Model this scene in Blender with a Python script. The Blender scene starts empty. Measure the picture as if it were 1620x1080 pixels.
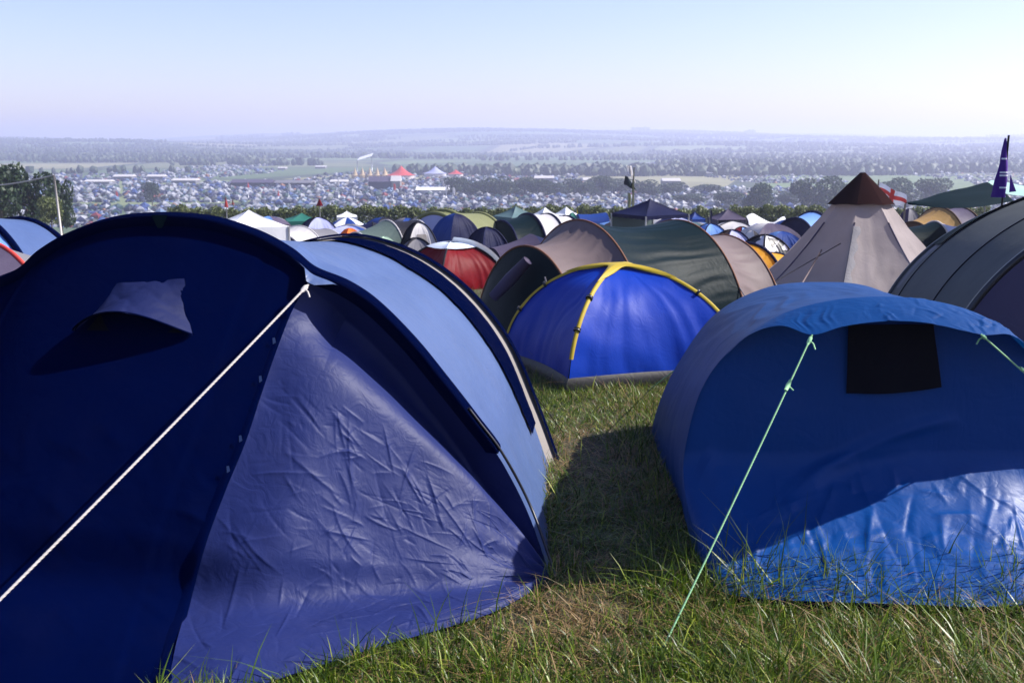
import bpy, math, random
import numpy as np
from mathutils import Vector

R = math.radians
rng = np.random.default_rng(7)
random.seed(7)
S = bpy.context.scene
COL = S.collection

# ------------------------------------------------------------------ camera
EYE = 1.65
FPX = 1620.0
HOR = 222.0
PITCH = math.atan((540 - HOR) / FPX)
cam_d = bpy.data.cameras.new("camera")
cam = bpy.data.objects.new("camera", cam_d)
COL.objects.link(cam)
cam.location = (0, 0, EYE)
cam.rotation_euler = (math.pi / 2 - PITCH, 0, 0)
cam_d.sensor_width = 36
cam_d.lens = 36
cam_d.clip_start = 0.05
cam_d.clip_end = 40000
cam_d.dof.use_dof = True
cam_d.dof.focus_distance = 5.6
cam_d.dof.aperture_fstop = 6.3
S.camera = cam

# ------------------------------------------------------------------ light
SUN_AZ = R(82)
SUN_EL = R(42)
w = bpy.data.worlds.new("World")
S.world = w
w.use_nodes = True
wn = w.node_tree.nodes
wl = w.node_tree.links
bg = wn["Background"]
sky = wn.new("ShaderNodeTexSky")
sky.sky_type = 'NISHITA'
sky.sun_disc = False
sky.sun_elevation = SUN_EL
sky.sun_rotation = SUN_AZ
sky.altitude = 100
sky.air_density = 1.0
sky.dust_density = 0.8
sky.ozone_density = 3.0
# constant cool white balance over the whole sky
wb = wn.new("ShaderNodeMix")
wb.data_type = 'RGBA'
wb.blend_type = 'MULTIPLY'
wb.inputs[0].default_value = 1.0
wb.inputs[7].default_value = (1.0, 0.885, 1.06, 1)
wl.new(sky.outputs[0], wb.inputs[6])
wl.new(wb.outputs[2], bg.inputs[0])
bg.inputs[1].default_value = 0.095
sun_d = bpy.data.lights.new("sun", 'SUN')
sun_d.energy = 5.0
sun_d.angle = R(0.6)
sun_d.color = (1.0, 0.95, 0.88)
sun = bpy.data.objects.new("sun", sun_d)
COL.objects.link(sun)
sun.rotation_euler = (math.pi / 2 - SUN_EL, 0, math.pi - SUN_AZ)
S.view_settings.view_transform = 'Standard'
S.view_settings.look = 'None'
S.view_settings.exposure = 1.05
S.view_settings.gamma = 1.0
S.cycles.max_bounces = 8
S.cycles.volume_bounces = 1
S.cycles.transparent_max_bounces = 8

# ------------------------------------------------------------------ geometry helpers
ct, st = math.cos(PITCH), math.sin(PITCH)


def P(px, py, Y):
    """point on the sight line of a photo pixel at distance Y in front"""
    u = (px - 810) / FPX
    v = (540 - py) / FPX
    d = (u, ct + v * st, -st + v * ct)
    s = Y / d[1]
    return np.array([d[0] * s, Y, EYE + d[2] * s])


def SL(y):
    return -0.055 * y


def PG(px, py, up=0.0):
    u = (px - 810) / FPX
    v = (540 - py) / FPX
    d = (u, ct + v * st, -st + v * ct)
    s = (EYE - up) / (-d[2] - 0.055 * d[1])
    return np.array([d[0] * s, d[1] * s, SL(d[1] * s) + up])


def proj(V):
    V = np.asarray(V, float)
    x, y, z = V[..., 0], V[..., 1], V[..., 2] - EYE
    dep = y * ct - z * st
    return np.stack([810 + FPX * x / dep, 540 - FPX * (y * st + z * ct) / dep], -1)


def sstep(a, b, t):
    t = np.clip((t - a) / (b - a), 0, 1)
    return t * t * (3 - 2 * t)


def T(x, y):
    """terrain height"""
    x = np.asarray(x, float)
    y = np.asarray(y, float)
    near = -0.055 * y - 0.017 * np.maximum(y - 18, 0)
    k = sstep(75, 300, y)
    z = near * (1 - k) + (-25) * k
    yy = np.maximum(y, 1.0)
    a = x / yy
    rise = 42 + 12 * np.exp(-((a - 0.05) / 0.22) ** 2) - 16 * sstep(-0.1, -0.5, a) - 6 * sstep(0.1, 0.5, a)
    z = z + rise * sstep(1200, 4300, y)
    amp = 11 * sstep(1200, 2600, y)
    z = z + amp * (np.sin(x / 420 + 1.3) * np.sin(y / 510 + 0.7) + 0.6 * np.sin(x / 230 + y / 380) + 0.35 * np.sin(y / 170 + x / 700))
    z = z - 40 * sstep(4600, 8000, y)
    return z


def spline(pts, n):
    """Catmull-Rom through pts, resampled to n points by length"""
    p = np.asarray(pts, float)
    if len(p) == 2:
        t = np.linspace(0, 1, n)[:, None]
        return p[0] * (1 - t) + p[1] * t
    q = np.vstack([2 * p[0] - p[1], p, 2 * p[-1] - p[-2]])
    out = []
    for i in range(1, len(q) - 2):
        t = np.linspace(0, 1, 24, endpoint=False)[:, None]
        a, b, c, d = q[i - 1], q[i], q[i + 1], q[i + 2]
        out.append(0.5 * ((2 * b) + (c - a) * t + (2 * a - 5 * b + 4 * c - d) * t ** 2 + (3 * b - a - 3 * c + d) * t ** 3))
    out.append(p[-1][None])
    o = np.vstack(out)
    return resamp(o, n)


def resamp(o, n):
    o = np.asarray(o, float)
    L = np.concatenate([[0], np.cumsum(np.linalg.norm(np.diff(o, axis=0), axis=1))])
    t = np.linspace(0, L[-1], n)
    return np.stack([np.interp(t, L, o[:, k]) for k in range(3)], 1)


def normals(g):
    du = np.gradient(g, axis=1)
    dv = np.gradient(g, axis=0)
    n = np.cross(du, dv)
    l = np.linalg.norm(n, axis=2, keepdims=True)
    n = n / np.maximum(l, 1e-9)
    return n


def orient(g, c):
    n = normals(g)
    s = np.sum(n * (g - np.asarray(c)))
    return g if s >= 0 else g[:, ::-1]


def disp(g, d, c=None):
    n = normals(g)
    if c is not None and np.sum(n * (g - np.asarray(c))) < 0:
        n = -n
    return g + n * d[..., None]


def coons(bot, top, left, right):
    """bot,top: (nu,3) ; left,right: (nv,3) from bottom to top"""
    nu, nv = len(bot), len(left)
    u = np.linspace(0, 1, nu)[None, :, None]
    v = np.linspace(0, 1, nv)[:, None, None]
    a = (1 - v) * bot[None] + v * top[None]
    b = (1 - u) * left[:, None] + u * right[:, None]
    c = (1 - u) * (1 - v) * bot[0] + u * (1 - v) * bot[-1] + (1 - u) * v * top[0] + u * v * top[-1]
    return a + b - c


def loft(c0, c1, m, sag=0.0, center=None):
    t = np.linspace(0, 1, m)[:, None, None]
    g = c0[None] * (1 - t) + c1[None] * t
    if sag:
        d = -sag * 4 * t[..., 0] * (1 - t[..., 0]) * np.ones(g.shape[:2])
        g = disp(g, d, center)
    return g


def vnoise(p, scale, seed=0):
    """cheap smooth value noise, vectorised"""
    q = np.asarray(p) * scale + 17.3 * (seed + 1)
    i = np.floor(q).astype(np.int64)
    f = q - i
    f = f * f * (3 - 2 * f)

    def h(ix, iy, iz):
        n = (ix * 374761393 + iy * 668265263 + iz * 2147483647 + seed * 1274126177) & 0xffffffff
        n = ((n ^ (n >> 13)) * 1274126177) & 0xffffffff
        return ((n ^ (n >> 16)) & 0xffff) / 32768.0 - 1
    r = 0
    for a in (0, 1):
        for b in (0, 1):
            for c in (0, 1):
                wgt = (f[..., 0] if a else 1 - f[..., 0]) * (f[..., 1] if b else 1 - f[..., 1]) * (f[..., 2] if c else 1 - f[..., 2])
                r = r + wgt * h(i[..., 0] + a, i[..., 1] + b, i[..., 2] + c)
    return r


def creases(shape, n, seed, hmax=0.004, wid=(0.006, 0.014), length=(0.06, 0.3), ang=None, box=(0, 1, 0, 1), sc=(1, 1)):
    """sum of sharp straight folds in surface units; sc = size of the patch in metres along u and v"""
    rg = np.random.default_rng(seed)
    v, u = np.meshgrid(np.linspace(0, 1, shape[0]), np.linspace(0, 1, shape[1]), indexing='ij')
    X, Y = u * sc[0], v * sc[1]
    d = np.zeros(shape)
    for _ in range(n):
        cx = rg.uniform(box[0], box[1]) * sc[0]
        cy = rg.uniform(box[2], box[3]) * sc[1]
        a = rg.normal(*ang) if ang and rg.random() < 0.75 else rg.uniform(0, math.pi)
        L = rg.uniform(*length) * rg.uniform(0.4, 1)
        wd = rg.uniform(*wid)
        h = hmax * rg.uniform(0.25, 1) * (1 if rg.random() < 0.6 else -0.8)
        s = (X - cx) * math.cos(a) + (Y - cy) * math.sin(a)
        t = -(X - cx) * math.sin(a) + (Y - cy) * math.cos(a)
        t = t + 0.12 * rg.normal() * s * s / max(L, 0.05)
        wloc = wd * (0.5 + 0.8 * np.clip((s + L / 2) / L, 0, 1))
        e = np.clip(1 - (2 * s / L) ** 2, 0, 1)
        tt = t / wloc
        prof = np.where(tt > 0, np.exp(-tt * 2.2), np.exp(tt * 0.8))
        d += h * e * prof
    return d


def folds(u, v, fu, fv, seed, warp=0.6):
    """irregular folds running along v, fu of them across u"""
    u, v = np.broadcast_arrays(u, v)
    wv = vnoise(np.stack([u * 4, v * 3, 0 * u], -1), 1.0, seed + 50)
    a = vnoise(np.stack([u * fu + warp * wv * 3, v * fv, 0 * u], -1), 1.0, seed)
    b = vnoise(np.stack([u * fu * 2.3 + warp * wv * 5, v * fv * 1.6, 0 * u + 5], -1), 1.0, seed + 1)
    return (1 - 2 * np.abs(a)) * 0.7 + 0.4 * b


# ------------------------------------------------------------------ mesh / object helpers
ORI = {}


def add_props(o, label=None, cat=None, group=None, kind=None):
    if label:
        o["label"] = label
    if cat:
        o["category"] = cat
    if group:
        o["group"] = group
    if kind:
        o["kind"] = kind
    return o


def thing(name, label, cat, loc, group=None):
    o = bpy.data.objects.new(name, None)
    COL.objects.link(o)
    o.empty_display_size = 0.2
    o.location = loc
    ORI[o.name] = np.array(loc, float)
    return add_props(o, label, cat, group)


class MB:
    def __init__(self):
        self.V = []
        self.F = []
        self.M = []
        self.n = 0

    def raw(self, V, F, m=0):
        V = np.asarray(V, float).reshape(-1, 3)
        self.V.append(V)
        self.F.extend([tuple(int(i) + self.n for i in f) for f in F])
        self.M.extend([m] * len(F))
        self.n += len(V)
        return self

    def grid(self, g, m=0, closed_u=False):
        nv, nu = g.shape[:2]
        F = []
        idx = np.arange(nv * nu).reshape(nv, nu)
        a = idx[:-1, :-1].ravel()
        b = idx[:-1, 1:].ravel()
        c = idx[1:, 1:].ravel()
        d = idx[1:, :-1].ravel()
        F = np.stack([a, b, c, d], 1).tolist()
        if closed_u:
            a, b, c, d = idx[:-1, -1], idx[:-1, 0], idx[1:, 0], idx[1:, -1]
            F += np.stack([a, b, c, d], 1).tolist()
        return self.raw(g.reshape(-1, 3), F, m)

    def tube(self, pts, r, sides=6, m=0, cap=True):
        p = np.asarray(pts, float)
        n = len(p)
        rr = np.full(n, r) if np.isscalar(r) else np.asarray(r, float)
        t = np.gradient(p, axis=0)
        t /= np.maximum(np.linalg.norm(t, axis=1, keepdims=True), 1e-9)
        ref = np.array([0, 0, 1.0]) if abs(t[n // 2][2]) < 0.9 else np.array([0, 1.0, 0])
        a = np.cross(t, ref)
        a /= np.maximum(np.linalg.norm(a, axis=1, keepdims=True), 1e-9)
        b = np.cross(t, a)
        th = np.linspace(0, 2 * math.pi, sides, endpoint=False)
        g = p[:, None] + rr[:, None, None] * (np.cos(th)[None, :, None] * a[:, None] + np.sin(th)[None, :, None] * b[:, None])
        base = self.n
        self.grid(g, m, closed_u=True)
        if cap:
            self.F.append(tuple(base + i for i in range(sides)))
            self.F.append(tuple(base + (n - 1) * sides + i for i in range(sides))[::-1])
            self.M += [m, m]
        return self

    def box(self, c, s, rz=0.0, m=0):
        c = np.asarray(c, float)
        s = np.asarray(s, float) / 2
        k = np.array([[x, y, z] for z in (-1, 1) for y in (-1, 1) for x in (-1, 1)], float) * s
        co, si = math.cos(rz), math.sin(rz)
        k = np.stack([k[:, 0] * co - k[:, 1] * si, k[:, 0] * si + k[:, 1] * co, k[:, 2]], 1) + c
        return self.raw(k, [(0, 2, 3, 1), (4, 5, 7, 6), (0, 1, 5, 4), (2, 6, 7, 3), (0, 4, 6, 2), (1, 3, 7, 5)], m)

    def build(self, name, mats, parent=None, label=None, smooth=True, loc=None):
        V = np.vstack(self.V)
        o0 = ORI[parent.name] if parent is not None else (np.array(loc, float) if loc is not None else np.zeros(3))
        me = bpy.data.meshes.new(name)
        me.from_pydata((V - o0).tolist(), [], self.F)
        if not isinstance(mats, (list, tuple)):
            mats = [mats]
        for m in mats:
            me.materials.append(m)
        if len(mats) > 1:
            me.polygons.foreach_set("material_index", self.M)
        if smooth:
            me.polygons.foreach_set("use_smooth", [True] * len(me.polygons))
        me.update()
        o = bpy.data.objects.new(name, me)
        COL.objects.link(o)
        if parent is not None:
            o.parent = parent
        elif loc is not None:
            o.location = loc
        ORI[o.name] = o0
        if label:
            o["label"] = label
        return o


def G(name, g, mat, parent=None, label=None):
    return MB().grid(g).build(name, mat, parent, label)


def TUBE(name, pts, r, mat, parent=None, sides=6):
    return MB().tube(pts, r, sides).build(name, mat, parent)


def band(curve, width, axis, center, off=0.006, bulge=0.012, k=5):
    """fabric sleeve along a hoop: a strip `width` wide along axis, slightly proud of the surface"""
    c = np.asarray(curve)
    ax = np.asarray(axis, float)
    ax = ax / np.linalg.norm(ax)
    t = np.gradient(c, axis=0)
    n = np.cross(t, ax)
    n /= np.maximum(np.linalg.norm(n, axis=1, keepdims=True), 1e-9)
    if np.sum(n * (c - np.asarray(center))) < 0:
        n = -n
    s = np.linspace(-1, 1, k)
    return np.stack([c + ax * (width / 2) * q + n * (off + bulge * (1 - q * q)) for q in s], 0)


# ------------------------------------------------------------------ materials
def newmat(name):
    m = bpy.data.materials.new(name)
    m.use_nodes = True
    nt = m.node_tree
    return m, nt.nodes, nt.links, nt.nodes["Principled BSDF"]


def fabric(name, col, rough=0.62, trans=0.15, wr=1.0, scale=1.0, spec=0.15, dirt=0.15, tcol=None, sheen=0.0, dust=0.06):
    m, n, l, b = newmat(name)
    tc = n.new("ShaderNodeNewGeometry")
    b.inputs["Roughness"].default_value = rough
    b.inputs["Specular IOR Level"].default_value = spec
    if sheen:
        b.inputs["Sheen Weight"].default_value = sheen
        b.inputs["Sheen Roughness"].default_value = 0.4
    nz = n.new("ShaderNodeTexNoise")
    nz.inputs["Scale"].default_value = 2.3 * scale
    nz.inputs["Detail"].default_value = 6
    l.new(tc.outputs["Position"], nz.inputs["Vector"])
    mx = n.new("ShaderNodeMix")
    mx.data_type = 'RGBA'
    mx.inputs[6].default_value = (*[c * (1 - dirt) for c in col], 1)
    mx.inputs[7].default_value = (*[min(1, c * (1 + dirt)) for c in col], 1)
    l.new(nz.outputs[0], mx.inputs[0])
    dn = n.new("ShaderNodeTexNoise")
    dn.inputs["Scale"].default_value = 3.1
    dn.inputs["Detail"].default_value = 10
    dn.inputs["Roughness"].default_value = 0.7
    l.new(tc.outputs["Position"], dn.inputs["Vector"])
    dr = n.new("ShaderNodeMapRange")
    dr.inputs[1].default_value = 0.5
    dr.inputs[2].default_value = 0.78
    dr.inputs[4].default_value = dust
    l.new(dn.outputs[0], dr.inputs[0])
    dm = n.new("ShaderNodeMix")
    dm.data_type = 'RGBA'
    dm.inputs[7].default_value = (0.22, 0.2, 0.2, 1)
    l.new(dr.outputs[0], dm.inputs[0])
    l.new(mx.outputs[2], dm.inputs[6])
    l.new(dm.outputs[2], b.inputs["Base Color"])
    # folds: ridged noise with warp, two scales, plus fine weave grain
    n1 = n.new("ShaderNodeTexNoise")
    n1.inputs["Scale"].default_value = 5 * scale
    n1.inputs["Detail"].default_value = 3
    n1.inputs["Distortion"].default_value = 1.2
    n2 = n.new("ShaderNodeTexNoise")
    n2.inputs["Scale"].default_value = 22 * scale
    n2.inputs["Detail"].default_value = 4
    n2.inputs["Distortion"].default_value = 0.8
    mp = n.new("ShaderNodeMapping")
    mp.inputs["Rotation"].default_value = (0.4, 0.3, 0.7)
    mp.inputs["Scale"].default_value = (1, 1, 0.35)
    l.new(tc.outputs["Position"], mp.inputs[0])
    l.new(tc.outputs["Position"], n1.inputs["Vector"])
    l.new(mp.outputs[0], n2.inputs["Vector"])
    ab = n.new("ShaderNodeMath")
    ab.operation = 'SUBTRACT'
    ab.inputs[1].default_value = 0.5
    l.new(n1.outputs[0], ab.inputs[0])
    ab2 = n.new("ShaderNodeMath")
    ab2.operation = 'ABSOLUTE'
    l.new(ab.outputs[0], ab2.inputs[0])
    ad = n.new("ShaderNodeMath")
    ad.operation = 'MULTIPLY_ADD'
    ad.inputs[1].default_value = 0.22
    l.new(n2.outputs[0], ad.inputs[0])
    l.new(ab2.outputs[0], ad.inputs[2])
    bp = n.new("ShaderNodeBump")
    bp.inputs["Strength"].default_value = 0.35 * wr
    bp.inputs["Distance"].default_value = 0.03 / scale
    l.new(ad.outputs[0], bp.inputs["Height"])
    l.new(bp.outputs[0], b.inputs["Normal"])
    if trans > 0:
        tr = n.new("ShaderNodeBsdfTranslucent")
        tk = tcol or [min(1, c * 1.6) for c in col]
        tr.inputs[0].default_value = (*tk, 1)
        l.new(bp.outputs[0], tr.inputs["Normal"])
        ms = n.new("ShaderNodeMixShader")
        ms.inputs[0].default_value = trans
        out = n["Material Output"]
        l.new(b.outputs[0], ms.inputs[1])
        l.new(tr.outputs[0], ms.inputs[2])
        l.new(ms.outputs[0], out.inputs[0])
    return m


def plain(name, col, rough=0.6, metal=0.0, var=0.2, vs=20.0, spec=0.5):
    m, n, l, b = newmat(name)
    tc = n.new("ShaderNodeNewGeometry")
    nz = n.new("ShaderNodeTexNoise")
    nz.inputs["Scale"].default_value = vs
    nz.inputs["Detail"].default_value = 4
    l.new(tc.outputs["Position"], nz.inputs["Vector"])
    mx = n.new("ShaderNodeMix")
    mx.data_type = 'RGBA'
    mx.inputs[6].default_value = (*[c * (1 - var) for c in col], 1)
    mx.inputs[7].default_value = (*[min(1, c * (1 + var)) for c in col], 1)
    l.new(nz.outputs[0], mx.inputs[0])
    l.new(mx.outputs[2], b.inputs["Base Color"])
    b.inputs["Roughness"].default_value = rough
    b.inputs["Metallic"].default_value = metal
    b.inputs["Specular IOR Level"].default_value = spec
    return m


def leafmat(name, c1, c2, c3=None, trans=0.3, rough=0.55):
    """per-leaf colour variation, translucent"""
    m, n, l, b = newmat(name)
    ge = n.new("ShaderNodeNewGeometry")
    cr = n.new("ShaderNodeValToRGB")
    cr.color_ramp.elements[0].color = (*c1, 1)
    cr.color_ramp.elements[1].color = (*c2, 1)
    if c3:
        e = cr.color_ramp.elements.new(0.8)
        e.color = (*c2, 1)
        cr.color_ramp.elements[2].color = (*c3, 1)
    l.new(ge.outputs["Random Per Island"], cr.inputs[0])
    l.new(cr.outputs[0], b.inputs["Base Color"])
    b.inputs["Roughness"].default_value = rough
    b.inputs["Specular IOR Level"].default_value = 0.4
    tr = n.new("ShaderNodeBsdfTranslucent")
    l.new(cr.outputs[0], tr.inputs[0])
    ms = n.new("ShaderNodeMixShader")
    ms.inputs[0].default_value = trans
    l.new(b.outputs[0], ms.inputs[1])
    l.new(tr.outputs[0], ms.inputs[2])
    l.new(ms.outputs[0], n["Material Output"].inputs[0])
    return m


M = {}
M['navy'] = fabric("navy_nylon", (0.0002, 0.0017, 0.02), rough=0.7, trans=0.03, wr=0.55, spec=0.0, dust=0.004)  # tent navy, darkened in colour for the shaded wall
M['navy_lit'] = fabric("navy_nylon_lit", (0.012, 0.0195, 0.092), rough=0.5, trans=0.05, wr=0.9, spec=0.14, dust=0.03, scale=1.7)  # same navy cloth, sunlight on the door panel put into the colour
M['pale_blue'] = fabric("pale_blue_nylon", (0.056, 0.092, 0.21), rough=0.42, trans=0.12, wr=1.0, scale=1.4, spec=0.25)
M['sleeve'] = fabric("navy_sleeve", (0.0005, 0.0018, 0.016), rough=0.8, trans=0, wr=0.5, spec=0.0, dust=0.006)
M['cream'] = fabric("cream_nylon", (0.24, 0.22, 0.21), trans=0.2)
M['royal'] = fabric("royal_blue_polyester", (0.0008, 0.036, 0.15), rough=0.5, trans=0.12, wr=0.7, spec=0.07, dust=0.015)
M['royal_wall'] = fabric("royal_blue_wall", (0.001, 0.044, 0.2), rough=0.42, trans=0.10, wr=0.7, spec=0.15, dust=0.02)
M['mesh'] = fabric("black_mesh", (0.004, 0.004, 0.008), rough=0.8, trans=0, wr=0.8, spec=0.1, dust=0.004)
M['electric'] = fabric("electric_blue_nylon", (0.001, 0.032, 0.32), rough=0.5, trans=0.15, wr=0.5, scale=1.5, spec=0.12, dust=0.015)
M['yellow'] = fabric("yellow_nylon", (0.42, 0.31, 0.03), rough=0.5, trans=0.15, wr=0.4)
M['grey_hem'] = fabric("grey_groundsheet", (0.012, 0.011, 0.014), rough=0.55, trans=0, wr=0.6, spec=0.3, dust=0.01)
M['dk_green'] = fabric("dark_green_nylon", (0.0015, 0.009, 0.012), rough=0.5, trans=0.06, wr=0.6, spec=0.06, dust=0.01)
M['taupe'] = fabric("taupe_nylon", (0.2, 0.155, 0.155), rough=0.55, trans=0.35, wr=0.5, spec=0.15)
M['orange_trim'] = fabric("orange_piping", (0.15, 0.065, 0.035), trans=0)
M['sage'] = fabric("sage_nylon", (0.09, 0.125, 0.115), trans=0.15)
M['teepee'] = fabric("dusky_canvas", (0.35, 0.305, 0.3), rough=0.75, trans=0.4, wr=0.6, dirt=0.3, spec=0.08)
M['teepee_cap'] = fabric("brown_canvas", (0.019, 0.009, 0.009), rough=0.7, trans=0.03, wr=0.6, spec=0.0, dust=0.01)
M['slate'] = fabric("slate_green_nylon", (0.11, 0.12, 0.118), rough=0.6, trans=0.3, wr=0.6, spec=0.06)
M['teal'] = fabric("dark_teal_tarp", (0.0015, 0.0105, 0.0145), rough=0.75, trans=0.02, wr=0.6, spec=0.05, dust=0.01)
M['paleteal'] = fabric("pale_green_tarp", (0.35, 0.55, 0.48), trans=0.3)
M['red'] = fabric("crimson_nylon", (0.14, 0.0015, 0.006), rough=0.5, trans=0.2, wr=0.5, spec=0.08, dust=0.01)
M['redpink'] = fabric("red_pink_nylon", (0.5, 0.06, 0.05), trans=0.2)
M['silver'] = fabric("silver_flysheet", (0.6, 0.66, 0.75), rough=0.3, trans=0.1, wr=1.0, scale=2, spec=0.7)
M['white'] = fabric("white_canvas", (0.8, 0.8, 0.82), rough=0.6, trans=0.2, wr=0.4)
M['offwhite'] = fabric("offwhite_nylon", (0.55, 0.53, 0.53), trans=0.25)
M['grey'] = fabric("grey_nylon", (0.16, 0.155, 0.175), trans=0.2)
M['dkgrey'] = fabric("charcoal_nylon", (0.01, 0.01, 0.016), trans=0.08, spec=0.1, dust=0.02)
M['mauve'] = fabric("mauve_grey_nylon", (0.08, 0.065, 0.11), trans=0.25, spec=0.15)
M['midblue'] = fabric("mid_blue_nylon", (0.006, 0.035, 0.19), trans=0.15, dust=0.02)
M['skyblue'] = fabric("sky_blue_nylon", (0.14, 0.28, 0.6), trans=0.2)
M['lav'] = fabric("lavender_nylon", (0.36, 0.38, 0.60), trans=0.2)
M['darknavy'] = fabric("dark_navy_nylon", (0.003, 0.005, 0.034), trans=0.06, spec=0.1, dust=0.02)
M['olive'] = fabric("olive_nylon", (0.16, 0.17, 0.08), trans=0.15)
M['green'] = fabric("green_tarp", (0.02, 0.13, 0.10), trans=0.15)
M['greyteal'] = fabric("grey_teal_tarp", (0.09, 0.15, 0.16), trans=0.15)
M['orange'] = fabric("orange_nylon", (0.65, 0.15, 0.015), trans=0.25)
M['amber'] = fabric("amber_nylon", (0.62, 0.30, 0.02), trans=0.35)
M['brown'] = fabric("brown_nylon", (0.10, 0.06, 0.04), trans=0.15)
M['tan'] = fabric("tan_nylon", (0.42, 0.26, 0.10), trans=0.3)
M['palegreen'] = fabric("pale_green_nylon", (0.30, 0.42, 0.32), trans=0.2)
M['purple'] = fabric("purple_flag_cloth", (0.06, 0.015, 0.20), trans=0.15)
M['sand'] = fabric("sandy_canvas", (0.45, 0.34, 0.20), trans=0.1)
M['vent'] = fabric("navy_vent_lit", (0.008, 0.013, 0.062), wr=0.8, dust=0.02, spec=0.1)  # navy lightened partway, the hood's sunlit top put into the colour
M['rope_white'] = plain("white_rope", (0.42, 0.39, 0.38), 0.8, var=0.25, vs=60)
M['rope_green'] = plain("lime_rope", (0.26, 0.52, 0.26), 0.7, var=0.25, vs=60)
M['pole'] = plain("black_fibreglass_pole", (0.012, 0.012, 0.015), 0.35)
M['steel'] = plain("grey_steel_tube", (0.45, 0.45, 0.47), 0.4, metal=0.6)
M['wood'] = plain("weathered_wood", (0.22, 0.17, 0.13), 0.8)
M['bark'] = plain("tree_bark", (0.07, 0.055, 0.04), 0.9, vs=3)
M['palewood'] = plain("pale_pole", (0.45, 0.42, 0.40), 0.7)
M['leaf'] = leafmat("tree_leaf", (0.018, 0.045, 0.012), (0.055, 0.10, 0.025))
M['leaf_dark'] = leafmat("dark_tree_leaf", (0.012, 0.030, 0.014), (0.035, 0.065, 0.025))
M['hedge'] = leafmat("hedge_leaf", (0.06, 0.085, 0.025), (0.17, 0.20, 0.07))
M['grassgreen'] = leafmat("green_grass_blade", (0.014, 0.038, 0.002), (0.095, 0.16, 0.009), (0.30, 0.34, 0.045), trans=0.35, rough=0.4)
M['grassdry'] = leafmat("dry_grass_blade", (0.12, 0.07, 0.028), (0.32, 0.21, 0.085), (0.06, 0.036, 0.016), trans=0.25)


def cowmat():
    m, n, l, b = newmat("cow_print_nylon")
    ge = n.new("ShaderNodeNewGeometry")
    vo = n.new("ShaderNodeTexVoronoi")
    vo.inputs["Scale"].default_value = 3.6
    nz = n.new("ShaderNodeTexNoise")
    nz.inputs["Scale"].default_value = 4
    mxv = n.new("ShaderNodeMix")
    mxv.data_type = 'RGBA'
    mxv.blend_type = 'LINEAR_LIGHT'
    mxv.inputs[0].default_value = 0.18
    l.new(ge.outputs["Position"], mxv.inputs[6])
    l.new(ge.outputs["Position"], nz.inputs["Vector"])
    l.new(nz.outputs[1], mxv.inputs[7])
    l.new(mxv.outputs[2], vo.inputs["Vector"])
    cr = n.new("ShaderNodeValToRGB")
    cr.color_ramp.interpolation = 'CONSTANT'
    cr.color_ramp.elements[0].color = (0.01, 0.01, 0.014, 1)
    cr.color_ramp.elements[1].position = 0.50
    cr.color_ramp.elements[1].color = (0.55, 0.55, 0.6, 1)
    l.new(vo.outputs["Distance"], cr.inputs[0])
    l.new(cr.outputs[0], b.inputs["Base Color"])
    b.inputs["Roughness"].default_value = 0.5
    return m


M['cow'] = cowmat()


def ground_near():
    m, n, l, b = newmat("turf_ground")
    ge = n.new("ShaderNodeNewGeometry")
    a = n.new("ShaderNodeTexNoise")
    a.inputs["Scale"].default_value = 1.1
    a.inputs["Detail"].default_value = 6
    f = n.new("ShaderNodeTexNoise")
    f.inputs["Scale"].default_value = 38
    f.inputs["Detail"].default_value = 8
    l.new(ge.outputs["Position"], a.inputs["Vector"])
    l.new(ge.outputs["Position"], f.inputs["Vector"])
    c1 = n.new("ShaderNodeValToRGB")
    c1.color_ramp.elements[0].position = 0.35
    c1.color_ramp.elements[0].color = (0.026, 0.038, 0.010, 1)
    c1.color_ramp.elements[1].position = 0.62
    c1.color_ramp.elements[1].color = (0.075, 0.060, 0.028, 1)
    l.new(a.outputs[0], c1.inputs[0])
    c2 = n.new("ShaderNodeValToRGB")
    c2.color_ramp.elements[0].position = 0.3
    c2.color_ramp.elements[0].color = (0.25, 0.25, 0.25, 1)
    c2.color_ramp.elements[1].position = 0.75
    c2.color_ramp.elements[1].color = (1.25, 1.2, 1.1, 1)
    l.new(f.outputs[0], c2.inputs[0])
    mx = n.new("ShaderNodeMix")
    mx.data_type = 'RGBA'
    mx.blend_type = 'MULTIPLY'
    mx.inputs[0].default_value = 1
    l.new(c1.outputs[0], mx.inputs[6])
    l.new(c2.outputs[0], mx.inputs[7])
    l.new(mx.outputs[2], b.inputs["Base Color"])
    b.inputs["Roughness"].default_value = 0.95
    bp = n.new("ShaderNodeBump")
    bp.inputs["Distance"].default_value = 0.03
    l.new(f.outputs[0], bp.inputs["Height"])
    l.new(bp.outputs[0], b.inputs["Normal"])
    return m


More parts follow.
